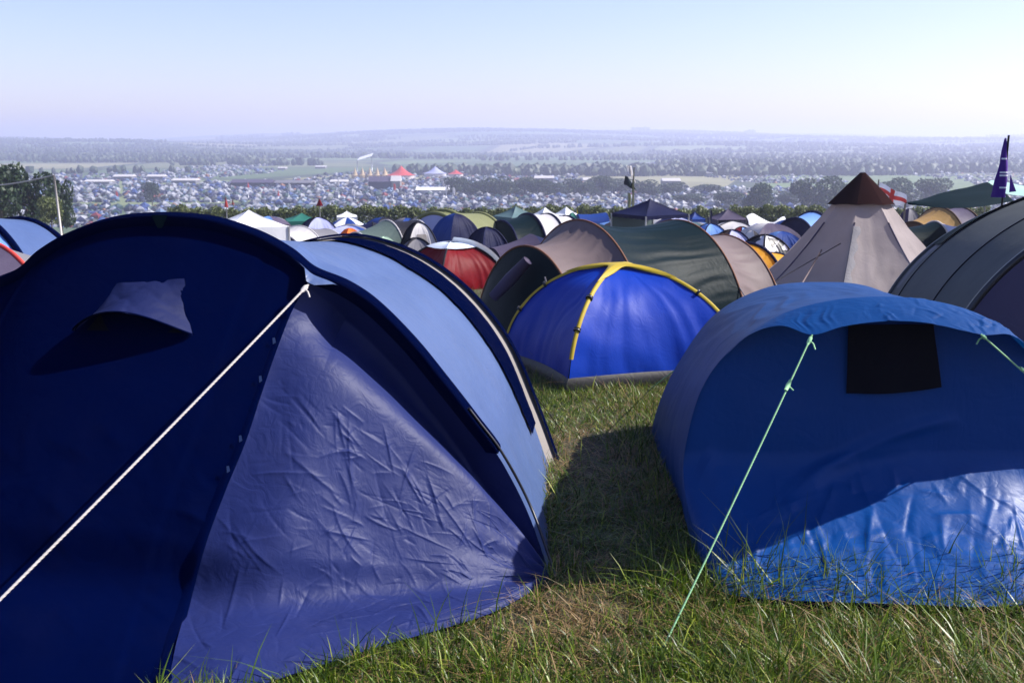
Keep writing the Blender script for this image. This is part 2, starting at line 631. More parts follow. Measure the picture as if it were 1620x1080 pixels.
def ground_far():
    m, n, l, b = newmat("farmland_fields")
    ge = n.new("ShaderNodeNewGeometry")
    mp = n.new("ShaderNodeMapping")
    mp.inputs["Scale"].default_value = (0.0042, 0.0030, 0)
    mp.inputs["Rotation"].default_value = (0, 0, 0.35)
    l.new(ge.outputs["Position"], mp.inputs[0])
    vo = n.new("ShaderNodeTexVoronoi")
    vo.inputs["Scale"].default_value = 1
    vo.inputs["Randomness"].default_value = 0.85
    l.new(mp.outputs[0], vo.inputs["Vector"])
    sp = n.new("ShaderNodeSeparateColor")
    l.new(vo.outputs["Color"], sp.inputs[0])
    cr = n.new("ShaderNodeValToRGB")
    cr.color_ramp.interpolation = 'CONSTANT'
    els = [(0, (0.05, 0.085, 0.03)), (0.3, (0.08, 0.12, 0.04)), (0.5, (0.12, 0.15, 0.06)), (0.68, (0.10, 0.115, 0.05)), (0.82, (0.17, 0.165, 0.085)), (0.92, (0.06, 0.09, 0.035))]
    cr.color_ramp.elements[0].color = (*els[0][1], 1)
    cr.color_ramp.elements[1].position = els[1][0]
    cr.color_ramp.elements[1].color = (*els[1][1], 1)
    for p, c in els[2:]:
        e = cr.color_ramp.elements.new(p)
        e.color = (*c, 1)
    l.new(sp.outputs[0], cr.inputs[0])
    v2 = n.new("ShaderNodeTexVoronoi")
    v2.feature = 'DISTANCE_TO_EDGE'
    v2.inputs["Scale"].default_value = 1
    v2.inputs["Randomness"].default_value = 0.85
    l.new(mp.outputs[0], v2.inputs["Vector"])
    lt = n.new("ShaderNodeMath")
    lt.operation = 'LESS_THAN'
    lt.inputs[1].default_value = 0.035
    l.new(v2.outputs["Distance"], lt.inputs[0])
    mx = n.new("ShaderNodeMix")
    mx.data_type = 'RGBA'
    mx.inputs[7].default_value = (0.02, 0.035, 0.015, 1)
    l.new(lt.outputs[0], mx.inputs[0])
    l.new(cr.outputs[0], mx.inputs[6])
    nz = n.new("ShaderNodeTexNoise")
    nz.inputs["Scale"].default_value = 0.02
    nz.inputs["Detail"].default_value = 8
    l.new(ge.outputs["Position"], nz.inputs["Vector"])
    m2 = n.new("ShaderNodeMix")
    m2.data_type = 'RGBA'
    m2.blend_type = 'OVERLAY'
    m2.inputs[0].default_value = 0.5
    l.new(mx.outputs[2], m2.inputs[6])
    l.new(nz.outputs[0], m2.inputs[7])
    l.new(m2.outputs[2], b.inputs["Base Color"])
    b.inputs["Roughness"].default_value = 0.95
    return m


M['turf'] = ground_near()
M['fields'] = ground_far()

# ------------------------------------------------------------------ ground
ys = np.concatenate([np.linspace(-30, 12, 64), np.geomspace(12.4, 5600, 300)])
us = np.linspace(-1, 1, 181)
us = np.sign(us) * np.abs(us) ** 1.15
Yg = ys[:, None] * np.ones_like(us)[None]
Xg = us[None] * (16 + 0.78 * np.maximum(ys, 0))[:, None]
Zg = T(Xg, Yg)
near_w = 1 - sstep(20, 60, Yg)
gpts = np.stack([Xg, Yg, Zg], -1)
gpts[..., 2] += 0.012 * near_w * vnoise(gpts * [1, 1, 0], 2.2, 3)
gm = MB()
gm.grid(gpts)
far = np.repeat((ys[:-1] > 85).astype(int), len(us) - 1)
gm.M = far.tolist()
ground = gm.build("ground", [M['turf'], M['fields']])
add_props(ground, "grassy hillside falling to a valley of fields and far hills", "ground", kind="structure")


def gz(x, y):
    return float(T(x, y))


# ------------------------------------------------------------------ navy tent with pale blue roof (near left)
def mirror(p, xa):
    q = np.array(p, float)
    q[:, 0] = 2 * xa - q[:, 0]
    return q


def pick(g, px, py):
    q = proj(g)
    d = (q[..., 0] - px) ** 2 + (q[..., 1] - py) ** 2
    i = np.unravel_index(np.argmin(d), d.shape)
    return g[i], i


def rope(name, a, b, r, mat, parent, sag=0.0, n=24, knot=True):
    t = np.linspace(0, 1, n)[:, None]
    p = np.asarray(a) * (1 - t) + np.asarray(b) * t
    p[:, 2] -= sag * 4 * t[:, 0] * (1 - t[:, 0])
    mb = MB()
    if knot:
        L = np.linalg.norm(p[-1] - p[0])
        m = int(L / (r * 9) * 10)
        q = resamp(p, m)
        d = (p[-1] - p[0]) / L
        e1 = np.cross(d, [0, 0, 1.0])
        e1 /= np.linalg.norm(e1)
        e2 = np.cross(d, e1)
        for k in range(3):
            ph = np.linspace(0, 2 * math.pi * m / 10, m)[:, None] + k * 2 * math.pi / 3
            mb.tube(q + r * 0.34 * (np.cos(ph) * e1 + np.sin(ph) * e2), r * 0.62, 5)
    else:
        mb.tube(p, r, 8)
    if knot:
        d = (np.asarray(b) - np.asarray(a))
        d = d / np.linalg.norm(d)
        k = np.asarray(a) + d * 0.03
        mb.tube([k - d * 0.022, k - d * 0.012, k + d * 0.012, k + d * 0.022], [r * 0.9, r * 2.0, r * 2.0, r * 0.9], 8)
        side = np.cross(d, [0, 0, 1.0])
        side /= np.linalg.norm(side)
        mb.tube([k, k - side * 0.018 + np.array([0, 0, -0.012]), k - side * 0.028 + np.array([0, 0, -0.035])], r * 0.75, 6)
    return mb.build(name, mat, parent)


def hero_left():
    YA = 4.46
    a = P(255, 346, YA)
    xa = a[0]
    foot = PG(872, 915)
    right = [P(x, y, YA) for x, y in [(330, 352), (400, 374), (452, 402), (490, 432), (545, 455), (592, 487), (650, 545), (700, 606), (750, 670), (790, 724), (834, 808)]] + [foot]
    right = np.array(right)
    left = mirror(right, xa)[::-1]
    left[0, 2] = SL(foot[1])
    hoop = spline(np.vstack([left, a[None], right]), 401)
    t = thing("blue_tent", "large navy tent with pale blue roof panel and white guy rope, near left", "tent", (xa, YA + 1, SL(YA + 1)))
    cen = np.array([xa, YA + 0.6, 0.2])
    pk = proj(hoop)
    iK = int(np.argmin(np.hypot(pk[:, 0] - 492, pk[:, 1] - 434)))
    K = hoop[iK]
    Rf = hoop[-1]
    Lf = hoop[0]
    # ridge of the porch, from the guy point down to the ground
    rp = [(492, 436), (462, 486), (436, 550), (410, 625), (385, 700), (352, 780), (322, 862), (296, 960)]
    F = PG(266, 1082, 0.02)
    dep = [YA, 4.36, 4.24, 4.12, 4.0, 3.88, 3.76, 3.64]
    ridge = spline([P(x, y, d) for (x, y), d in zip(rp, dep)] + [F], 181)[::-1]   # bottom to top
    ridge[-1] = K
    # left front wall
    nu, nv = 190, 181
    top = resamp(hoop[:iK + 1], nu)
    bot = spline([Lf, Lf * 0.5 + F * 0.5 + [-0.15, -0.6, 0.03], F], nu)
    g = coons(bot, top, np.repeat(Lf[None], nv, 0), ridge)
    u = np.linspace(0, 1, nu)[None]
    v = np.linspace(0, 1, nv)[:, None]
    d = 0.05 * np.sin(math.pi * v) * np.sin(math.pi * u) + 0.012 * vnoise(g, 2.0, 5) + 0.006 * vnoise(g, 6, 6) * (1 - v)
    d += creases(g.shape[:2], 170, 3, 0.0055, (0.012, 0.03), (0.1, 0.45), (2.6, 0.5), (0.35, 1, 0, 0.55), (2.6, 1.5))
    for us in (0.44, 0.60, 0.93):
        d = d + 0.005 * np.exp(-((u - us) / 0.003) ** 2) - 0.006 * sstep(us - 0.002, us + 0.002, u) * np.exp(-np.clip(u - us, 0, 1) / 0.02)
    lw = disp(g, d, cen)
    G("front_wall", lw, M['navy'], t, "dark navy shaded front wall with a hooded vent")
    # right front wall (sunlit)
    nu, nv = 400, 401
    top = resamp(hoop[iK:], nu)
    hem = [F, PG(372, 1090, .02), PG(470, 1064, .02), PG(600, 1022, .02), PG(700, 994, .02), PG(780, 968, .02), PG(836, 938, .02), Rf]
    bot = spline(hem, nu)
    rl = resamp(ridge, nv)
    g = coons(bot, top, rl, np.repeat(Rf[None], nv, 0))
    u = np.linspace(0, 1, nu)[None]
    v = np.linspace(0, 1, nv)[:, None]
    d = -0.055 * np.sin(math.pi * v ** 0.7) * np.sin(math.pi * np.clip(u * 1.05, 0, 1)) ** 0.6 * sstep(0.05, 0.4, v) + 0.02 * np.exp(-((v - 0.12) / 0.1) ** 2) * np.clip((1 - u) / 0.1, 0, 1)
    d = d + 0.012 * vnoise(g, 2.5, 11) * np.sin(math.pi * v) + 0.004 * vnoise(g, 8, 12)
    d = d + creases(g.shape[:2], 170, 5, 0.0060, (0.0045, 0.010), (0.08, 0.36), (2.45, 0.35), (0.03, 0.9, 0.02, 0.7), (1.35, 1.25))
    d = d + creases(g.shape[:2], 190, 6, 0.0042, (0.004, 0.008), (0.05, 0.22), (0.15, 0.4), (0.03, 0.9, 0.02, 0.75), (1.35, 1.25))
    d = d - 0.17 * np.exp(-((v - 0.95) / 0.09) ** 2) * np.clip(u / 0.12, 0, 1) * np.clip((1 - u) / 0.35, 0, 1) ** 0.7
    fan = np.sin(v * 34 + 2.5 * vnoise(g, 1.5, 4)) * np.clip((u - 0.55) / 0.4, 0, 1) ** 1.5 * np.clip((1 - u) / 0.08, 0, 1) * 0.013
    d = d + fan * (v < 0.96) * (v > 0.03)
    d = d * np.clip(v / 0.03, 0, 1) * np.clip((1 - v) / 0.03, 0, 1)
    rw = disp(g, d, cen)
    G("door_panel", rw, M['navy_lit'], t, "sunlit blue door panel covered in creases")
    # seam flap along the ridge with small pegging tabs
    rr = resamp(ridge, 90)
    out = np.array([-0.15, -0.75, 0.5])
    fl = np.stack([rr + out * 0.012 + np.array([-0.05, 0.02, 0]) * (1 + 0.3 * vnoise(rr, 5, 2))[:, None], rr + out * 0.022, rr + out * 0.008 + np.array([0.012, 0, 0])], 0)
    G("seam_flap", fl, M['navy'], t)
    for k, (px, py) in enumerate([(437, 538), (414, 602), (381, 690), (378, 748)]):
        c, _ = pick(rr[None], px, py)
        c = c + out * 0.03
        mb = MB()
        mb.raw([c + [-0.012, 0, 0.006], c + [0.0, -0.008, 0.010], c + [0.003, -0.008, -0.012], c + [-0.010, -0.006, -0.02]], [(0, 1, 2, 3)])
        mb.build("toggle_tab", M['pale_blue'], t)
    # roof: hoop 1 -> hoop 2
    YB = 7.0
    b = P(545, 379, 7.0)
    R2 = PG(868, 738)
    dd = [(600, 388, 6.9), (660, 413, 6.8), (715, 452, 6.7), (762, 502, 6.6), (800, 560, 6.5), (835, 645, 6.4)]
    right2 = np.array([P(*q) for q in dd] + [R2])
    left2 = mirror(right2, b[0])[::-1]
    left2[0, 2] = SL(left2[0, 1])
    hoop2 = spline(np.vstack([left2, b[None], right2]), 401)
    cen2 = (cen + np.array([b[0], 7, 0.1])) / 2
    g = loft(hoop, hoop2, 150)
    u = np.linspace(0, 1, 401)[None]
    v = np.linspace(0, 1, 150)[:, None]
    d = -0.05 * 4 * v * (1 - v) * np.sin(math.pi * np.clip(u, 0.02, 0.98)) ** 0.5 + 0.004 * vnoise(g, 5, 7) * np.sin(math.pi * v)
    d = d + 0.0015 * vnoise(g * [1, 1, 0.3], 40, 8) + creases(g.shape[:2], 90, 9, 0.004, (0.008, 0.02), (0.1, 0.4), (1.4, 0.5), (0.55, 1, 0, 1), (5, 2))
    roof = disp(g, d, cen2)
    G("roof_panel", roof, M['pale_blue'], t)
    # gusset pulled out by the guy rope
    i0 = iK - 9
    i1 = iK + 16
    tip = P(488, 450, YA - 0.1)
    hh = hoop[i0:i1 + 1] + np.array([0, 0.01, 0.012])
    hb = hoop[i0:i1 + 1] + np.array([0, 0.25, 0.03])
    gg = np.stack([hb, hh, hh * 0.45 + tip * 0.55 + np.array([0.02, 0, 0.012]), hh * 0.12 + tip * 0.88], 0)
    G("guy_gusset", gg, M['pale_blue'], t)
    # sleeves and poles
    iS = int(np.argmin(np.hypot(pk[:, 0] - 788, pk[:, 1] - 720)))
    sl = band(hoop[:iS], 0.17, (0, 1, 0), cen, 0.012, 0.014) + np.array([0, 0.045, 0])
    tk = cen - sl[0]
    sl = np.concatenate([(sl[0] + 0.06 * tk / np.linalg.norm(tk, axis=1, keepdims=True))[None], sl], 0)
    G("pole_sleeve", sl, M['sleeve'], t)
    TUBE("pole", hoop[iS - 20:] + np.array([0.02, -0.012, 0.016]), 0.0065, M['pole'], t)
    G("pole_sleeve", disp(roof[124:150, :372], np.full((26, 372), 0.014), cen2), M['sleeve'], t)
    # cream strip and rear
    hoop3 = hoop2 * 1.0 + np.array([0.015, 0.14, -0.012])
    c3 = np.array([b[0], 7.1, hoop3[200, 2] - 1.2])
    hoop3 = c3 + (hoop3 - c3) * np.array([1.035, 1, 1.02])
    hoop3[0, 2] = SL(hoop3[0, 1])
    hoop3[-1, 2] = SL(hoop3[-1, 1])
    G("rear_strip", loft(hoop2, hoop3, 8, 0.01, cen2), M['cream'], t)
    G("pole_sleeve", band(hoop3, 0.09, (0.05, 1, 0), cen2, 0.006, 0.012), M['sleeve'], t)
    rear = hoop3 * 1.0
    rb = np.stack([np.linspace(hoop3[0, 0] + 0.25, hoop3[-1, 0] - 0.25, 401), np.full(401, 8.1), np.full(401, SL(8.1))], 1)
    G("rear_wall", loft(rear, rb, 20, 0.03, cen2), M['navy'], t)
    # small dark tab at the hoop tops
    for hp, i in ((hoop, 201), (hoop2, 201)):
        c = hp[i]
        mb = MB()
        mb.raw([c + [-0.035, -0.056, 0.02], c + [0.035, -0.056, 0.02], c + [0.010, -0.062, -0.035], c + [-0.010, -0.062, -0.035]], [(0, 1, 2, 3)])
        mb.build("ridge_tab", M['dk_green'], t)
    # hooded vent on the shaded wall
    def W(px, py):
        return pick(lw, px, py)[0]
    outv = np.array([-0.25, -0.85, 0.25])
    tl, tr = W(186, 447), W(290, 440)
    bl, br = W(122, 527), W(304, 530)
    n = 40
    s = np.linspace(0, 1, n)[:, None]
    topc = tl * (1 - s) + tr * s + outv * 0.006
    front = bl * (1 - s) + br * s
    arch = np.sin(math.pi * s)
    front = front + outv * (0.012 + 0.11 * arch ** 0.7) + np.array([0, 0, 1]) * (0.075 * arch)
    t2 = np.linspace(0, 1, 24)[:, None, None]
    vg = topc[None] * (1 - t2) + front[None] * t2
    vg = disp(vg, 0.012 * np.sin(math.pi * t2[..., 0]) + creases(vg.shape[:2], 26, 31, 0.007, (0.01, 0.02), (0.06, 0.25), (0.3, 0.5), (0, 1, 0, 1), (0.35, 0.25)))
    vent = G("vent_hood", vg, M['vent'], t)
    s2 = 0.1 + 0.8 * s
    bw = bl * (1 - s2) + br * s2 + outv * 0.006 + np.array([0, 0, 1]) * 0.008
    tw = (tl * (1 - s2) + tr * s2) * 0.6 + bw * 0.4 - outv * 0.004
    G("vent_mesh", np.stack([bw, tw], 0), M['mesh'], vent)
    G("hood_edge", band(front, 0.02, outv, (bl + br) / 2 - [0, 0, 0.5], 0.002, 0.004), M['sleeve'], vent)
    # guy rope to a peg
    peg = PG(-290, 1236, 0.03)
    rope("guy_rope", tip, peg, 0.0055, M['rope_white'], t, 0.012)
    TUBE("tent_peg", [peg + [-0.02, 0, 0.05], peg + [0.03, 0.0, -0.1]], 0.004, M['steel'], t)
    # thin side guy at the rear right
    p0 = hoop3[352]
    rope("guy_rope", p0, PG(884, 700, 0.02) + np.array([0.05, 0.2, 0]), 0.003, M['pole'], t, knot=False)


hero_left()


# ------------------------------------------------------------------ royal blue pop-up tent (near right)
def hero_right():
    YF = 4.5
    a = P(1395, 469, YF)
    xa = a[0]
    foot = PG(1112, 902)
    lp = [(1092, 850), (1080, 775), (1086, 700), (1112, 612), (1160, 548), (1225, 502), (1305, 477)]
    left = np.array([foot] + [P(x, y, YF) for x, y in lp])
    rightm = mirror(left, xa)[::-1]
    fs = spline(np.vstack([left, a[None], rightm]), 361)
    b = P(1300, 446, 6.9)
    f2 = PG(1046, 735)
    lp2 = [(1032, 690), (1042, 640), (1072, 576), (1130, 498), (1212, 455)]
    left2 = np.array([f2] + [P(x, y, 6.95) for x, y in lp2])
    rm2 = mirror(left2, b[0])[::-1]
    bs = spline(np.vstack([left2, b[None], rm2]), 361)
    t = thing("blue_tent", "royal blue pop-up tent with black mesh window and lime guy ropes, near right", "tent", (xa, 5.6, SL(5.6)))
    cen = np.array([xa + 0.2, 5.6, 0.1])
    g = loft(fs, bs, 120)
    u = np.linspace(0, 1, 361)[None]
    v = np.linspace(0, 1, 120)[:, None]
    top = np.exp(-((u - 0.45) / 0.25) ** 2)
    d = -0.025 * 4 * v * (1 - v) + 0.012 * folds(u, v, 34, 2.0, 7) * top * np.sin(math.pi * v) ** 0.6
    d = d + 0.006 * vnoise(g, 5, 21) * np.sin(math.pi * v)
    d = d + creases(g.shape[:2], 60, 22, 0.006, (0.012, 0.03), (0.2, 0.8), (1.5, 0.3), (0, 1, 0, 1), (3.4, 2.4))
    G("roof_panel", disp(g, d, cen), M['royal'], t)
    # tail
    tl = np.stack([np.linspace(bs[0, 0] + 0.12, bs[-1, 0] - 0.12, 361), 7.35 + 0.25 * np.sin(np.linspace(0, math.pi, 361)), np.zeros(361)], 1)
    tl[:, 2] = SL(tl[:, 1])
    G("rear_wall", loft(bs, tl, 24, -0.05, cen), M['royal_wall'], t)
    # hood
    pk = proj(fs)
    i0 = int(np.argmin(np.hypot(pk[:, 0] - 1140, pk[:, 1] - 572)))
    i1 = 360 - i0
    hs = fs[i0:i1 + 1]
    endR = fs[i1]
    he = [fs[i0], P(1185, 530, 4.42), P(1235, 515, 4.33), P(1285, 529, 4.18), P(1335, 516, 4.22), P(1400, 508, 4.24), P(1470, 511, 4.22), P(1552, 529, 4.18), P(1600, 530, 4.30), P(1640, 560, 4.42), endR]
    he = spline(he, 500)
    he = resamp(he, 300)
    hs = resamp(hs, 300)
    q = np.linspace(0, 1, 60)[:, None, None]
    hg = hs[None] * (1 - q) + he[None] * q
    u = np.linspace(0, 1, 300)[None]
    q2 = q[..., 0]
    tens = np.exp(-((u - 0.76) / 0.06) ** 2) + 0.5 * np.exp(-((u - 0.3) / 0.06) ** 2) + 0.25
    d = 0.006 * np.sin(math.pi * q2) * np.sin(math.pi * u) + 0.007 * tens * folds(u, q2, 46, 1.2, 3) * np.sin(math.pi * q2) ** 0.7
    d = d + creases(hg.shape[:2], 40, 41, 0.007, (0.01, 0.02), (0.08, 0.25), (1.9, 0.4), (0.45, 1, 0, 1), (2.0, 0.3))
    G("hood", disp(hg, d, cen), M['royal'], t)
    # front wall with a flared skirt
    nu, nv = 300, 220
    topc = resamp(fs, nu) + np.array([0, 0.012, -0.004])
    Rf = fs[-1]
    hem = [foot, PG(1135, 936, .05), PG(1195, 951, .05), PG(1330, 957, .05), PG(1450, 961, .05), PG(1560, 964, .05), PG(1660, 952, .05), Rf]
    bot = spline(hem, nu)
    vv = np.linspace(0, 1, nv)[:, None, None]
    g = bot[None] * (1 - vv) + topc[None] * vv
    zr = vv[..., 0] * (topc[None, :, 2] - bot[None, :, 2])
    fr = np.maximum(1 - np.clip(1 - zr / 0.42, 0, 1) ** 1.9, vv[..., 0] ** 5)
    yy = bot[None, :, 1] + (topc[None, :, 1] - bot[None, :, 1]) * fr
    g[..., 1] = yy
    v = vv[..., 0]
    u = np.linspace(0, 1, nu)[None]
    d = 0.01 * vnoise(g, 2.6, 33) * np.sin(math.pi * v) + 0.006 * vnoise(g, 6, 34) * np.sin(math.pi * v)
    sk = np.exp(-((v - 0.16) / 0.16) ** 2)
    d = d + sk * (creases(g.shape[:2], 230, 35, 0.011, (0.007, 0.018), (0.06, 0.3), (1.2, 0.5), (0.08, 0.97, 0, 0.42), (1.9, 1.1)))
    d = d + sk * (creases(g.shape[:2], 110, 36, 0.008, (0.008, 0.02), (0.1, 0.4), (0.1, 0.2), (0.1, 0.95, 0, 0.35), (1.9, 1.1)))
    # two long soft folds falling from the window corner
    uu, v2 = np.meshgrid(np.linspace(0, 1, nu) * 1.9, np.linspace(0, 1, nv) * 1.1)
    def fold(u0, v0, u1, v1, wd, h):
        L = math.hypot(u1 - u0, v1 - v0)
        ax, ay = (u1 - u0) / L, (v1 - v0) / L
        s = (uu - u0) * ax + (v2 - v0) * ay
        tt = -(uu - u0) * ay + (v2 - v0) * ax
        return h * np.exp(-(tt / wd) ** 2) * np.clip(s / 0.1, 0, 1) * np.clip((L - s) / 0.2, 0, 1)
    d = d + fold(1.22, 0.62, 0.72, 0.25, 0.03, 0.022) + fold(1.1, 0.45, 0.62, 0.22, 0.035, 0.016) + fold(0.42, 0.7, 0.5, 0.25, 0.05, 0.02)
    d = d * np.clip(v / 0.03, 0, 1) * np.clip((1 - v) / 0.03, 0, 1) * np.clip(u / 0.04, 0, 1) * np.clip((1 - u) / 0.04, 0, 1)
    fw = disp(g, d, cen)
    G("front_wall", fw, M['royal_wall'], t)
    hb = bot.copy()
    hb2 = bot + np.array([0, 0.015, -0.055])
    G("groundsheet_edge", np.stack([hb2, hb + [0, -0.004, -0.01], hb + [0, 0.004, 0.012]], 0), M['navy'], t)
    # dark seam tape where roof meets base, left side
    # window flap
    def W(px, py, o):
        return pick(fw, px, py)[0] + np.array([0, -o, 0])
    tlc, trc, blc, brc = W(1340, 512, .03), W(1474, 512, .03), W(1338, 622, .012), W(1489, 612, .02)
    s = np.linspace(0, 1, 30)
    bt = spline([blc, blc * 0.5 + brc * 0.5 + np.array([0, -0.02, -0.008]), brc], 30)
    tp = spline([tlc, trc], 30)
    q = np.linspace(0, 1, 30)[:, None, None]
    wg = bt[None] * (1 - q) + tp[None] * q
    wg = disp(wg, 0.006 * vnoise(wg, 9, 3) + creases(wg.shape[:2], 14, 55, 0.006, (0.01, 0.02), (0.06, 0.2), (0.8, 0.5), (0, 1, 0, 1), (0.38, 0.3)))
    G("window_flap", wg, M['mesh'], t)
    # guy ropes with pegs
    for (gx, gy, gd), pp, r in (((1285, 529, 4.18), PG(1050, 1022, 0.02), 0.0042), ((1552, 529, 4.18), PG(1830, 765, 0.02), 0.0042)):
        A = P(gx, gy, gd)
        rope("guy_rope", A, pp, r, M['rope_green'], t, 0.01)
        mid = A * 0.82 + pp * 0.18
        dv = (pp - A) / np.linalg.norm(pp - A)
        MB().tube([mid - dv * 0.025, mid, mid + dv * 0.025], [0.006, 0.010, 0.007], 8).tube([mid, mid + np.array([0.02, -0.01, -0.02])], 0.003, 6).build("rope_slider", M['rope_green'], t)
        TUBE("tent_peg", [pp + [0.02, 0, 0.04], pp + [-0.03, 0.0, -0.12]], 0.004, M['steel'], t)
    A = bs[28] + np.array([-0.01, 0, 0.05])
    rope("guy_rope", P(1072, 582, 6.95), PG(1030, 614, 0.02), 0.004, M['rope_green'], t, knot=False)


hero_right()


# ------------------------------------------------------------------ generic tents
def tname(label, name, cat, x, y, group=None):
    return thing(name, label, cat, (x, y, gz(x, y)), group)


def dome(label, cx, cy, side, h, rot, mats, ratio=1.0, sag=0.05, sleeve=None, cap=None, hem=None, n=28, group=None, name="dome_tent", capphi=0.62, sleeve_range=(0, 1), door=None, window=None, wrinkle=0.012, pw=1.0, sr=0.02):
    t = tname(label, name, "tent", cx, cy, group)
    z0 = gz(cx, cy)
    c, s = math.cos(rot), math.sin(rot)
    cor = []
    for a, b in ((-1, -1), (1, -1), (1, 1), (-1, 1)):
        x, y = a * side / 2, b * side * ratio / 2
        X, Y = cx + x * c - y * s, cy + x * s + y * c
        cor.append(np.array([X, Y, gz(X, Y)]))
    apex = np.array([cx, cy, z0 + h])
    ph = np.linspace(0, math.pi / 2, n)
    arcs = []
    for q in cor:
        base = np.array([cx, cy, 0])
        hr = np.cos(ph) ** pw
        p = np.stack([cx + (q[0] - cx) * hr, cy + (q[1] - cy) * hr, q[2] + (apex[2] - q[2]) * np.sin(ph)], 1)
        arcs.append(p)
    cen = np.array([cx, cy, z0 + 0.1])
    for i in range(4):
        a0, a1 = arcs[i], arcs[(i + 1) % 4]
        g = loft(a0, a1, 44)
        tt = np.linspace(0, 1, 44)[:, None]
        d = -sag * 4 * tt * (1 - tt) * np.cos(ph)[None] ** 0.7
        vv = np.linspace(0, 1, n)[None]
        d = d + 1.4 * wrinkle * folds(tt, vv, 11, 1.3, i) * np.clip(1.1 - vv * 1.1, 0, 1) + wrinkle * vnoise(g, 5, i + 9)
        g = disp(g, d, cen)
        G("fabric_panel", g, mats[i % len(mats)], t)
    if window:
        for i, mt in window:
            a0, a1 = arcs[i], arcs[(i + 1) % 4]
            j0, j1 = int(n * 0.22), int(n * 0.5)
            g = loft(a0[j0:j1] * 0.66 + a1[j0:j1] * 0.34, a0[j0:j1] * 0.36 + a1[j0:j1] * 0.64, 12)
            pp = np.cos(ph)[None, j0:j1] ** 0.7
            G("window", disp(g, -sag * 0.92 * pp + 0.03 + 0.006 * vnoise(g, 6, 3), cen), mt, t)
    if hem:
        mb = MB()
        for i in range(4):
            a0, a1 = cor[i], cor[(i + 1) % 4]
            e = np.linspace(0, 1, 14)[:, None]
            ln = a0 * (1 - e) + a1 * e
            o = (ln - cen) * [1, 1, 0]
            o = o / np.linalg.norm(o, axis=1, keepdims=True)
            inn = sag * 4 * e * (1 - e)
            p0 = ln - o * (inn - 0.03)
            mb.grid(np.stack([p0 + o * 0.0 + [0, 0, 0.0], p0 + o * 0.015 + [0, 0, hem[1] * 0.6], p0 - o * 0.03 + [0, 0, hem[1]]], 0))
        mb.build("groundsheet", hem[0], t)
    if sleeve:
        k0, k1 = int(sleeve_range[0] * n), max(int(sleeve_range[1] * n), 2)
        for p in arcs:
            o = (p - cen)
            o = o / np.linalg.norm(o, axis=1, keepdims=True)
            TUBE("pole_sleeve", (p + o * 0.006)[k0:k1], sr, sleeve, t)
    if cap:
        k = int(capphi * n)
        mb = MB()
        for i in range(4):
            a0, a1 = arcs[i][k:], arcs[(i + 1) % 4][k:]
            o0 = (a0 - cen) / np.linalg.norm(a0 - cen, axis=1, keepdims=True)
            o1 = (a1 - cen) / np.linalg.norm(a1 - cen, axis=1, keepdims=True)
            g = loft(a0 + o0 * 0.03, a1 + o1 * 0.03, 14, sag * 0.3, cen)
            mb.grid(g)
        mb.build("rain_cover", cap, t)
    if door:
        a0, a1 = arcs[door[1]], arcs[(door[1] + 1) % 4]
        g = loft(a0[:int(n * .6)] * 0.72 + a1[:int(n * .6)] * 0.28, a0[:int(n * .6)] * 0.3 + a1[:int(n * .6)] * 0.7, 14)
        d = -sag * 0.9 * np.ones(g.shape[:2]) * np.cos(ph)[None, :int(n * .6)] ** 0.7 + 0.018
        G("door", disp(g, d, cen), door[0], t)
    return t, arcs, cor, cen


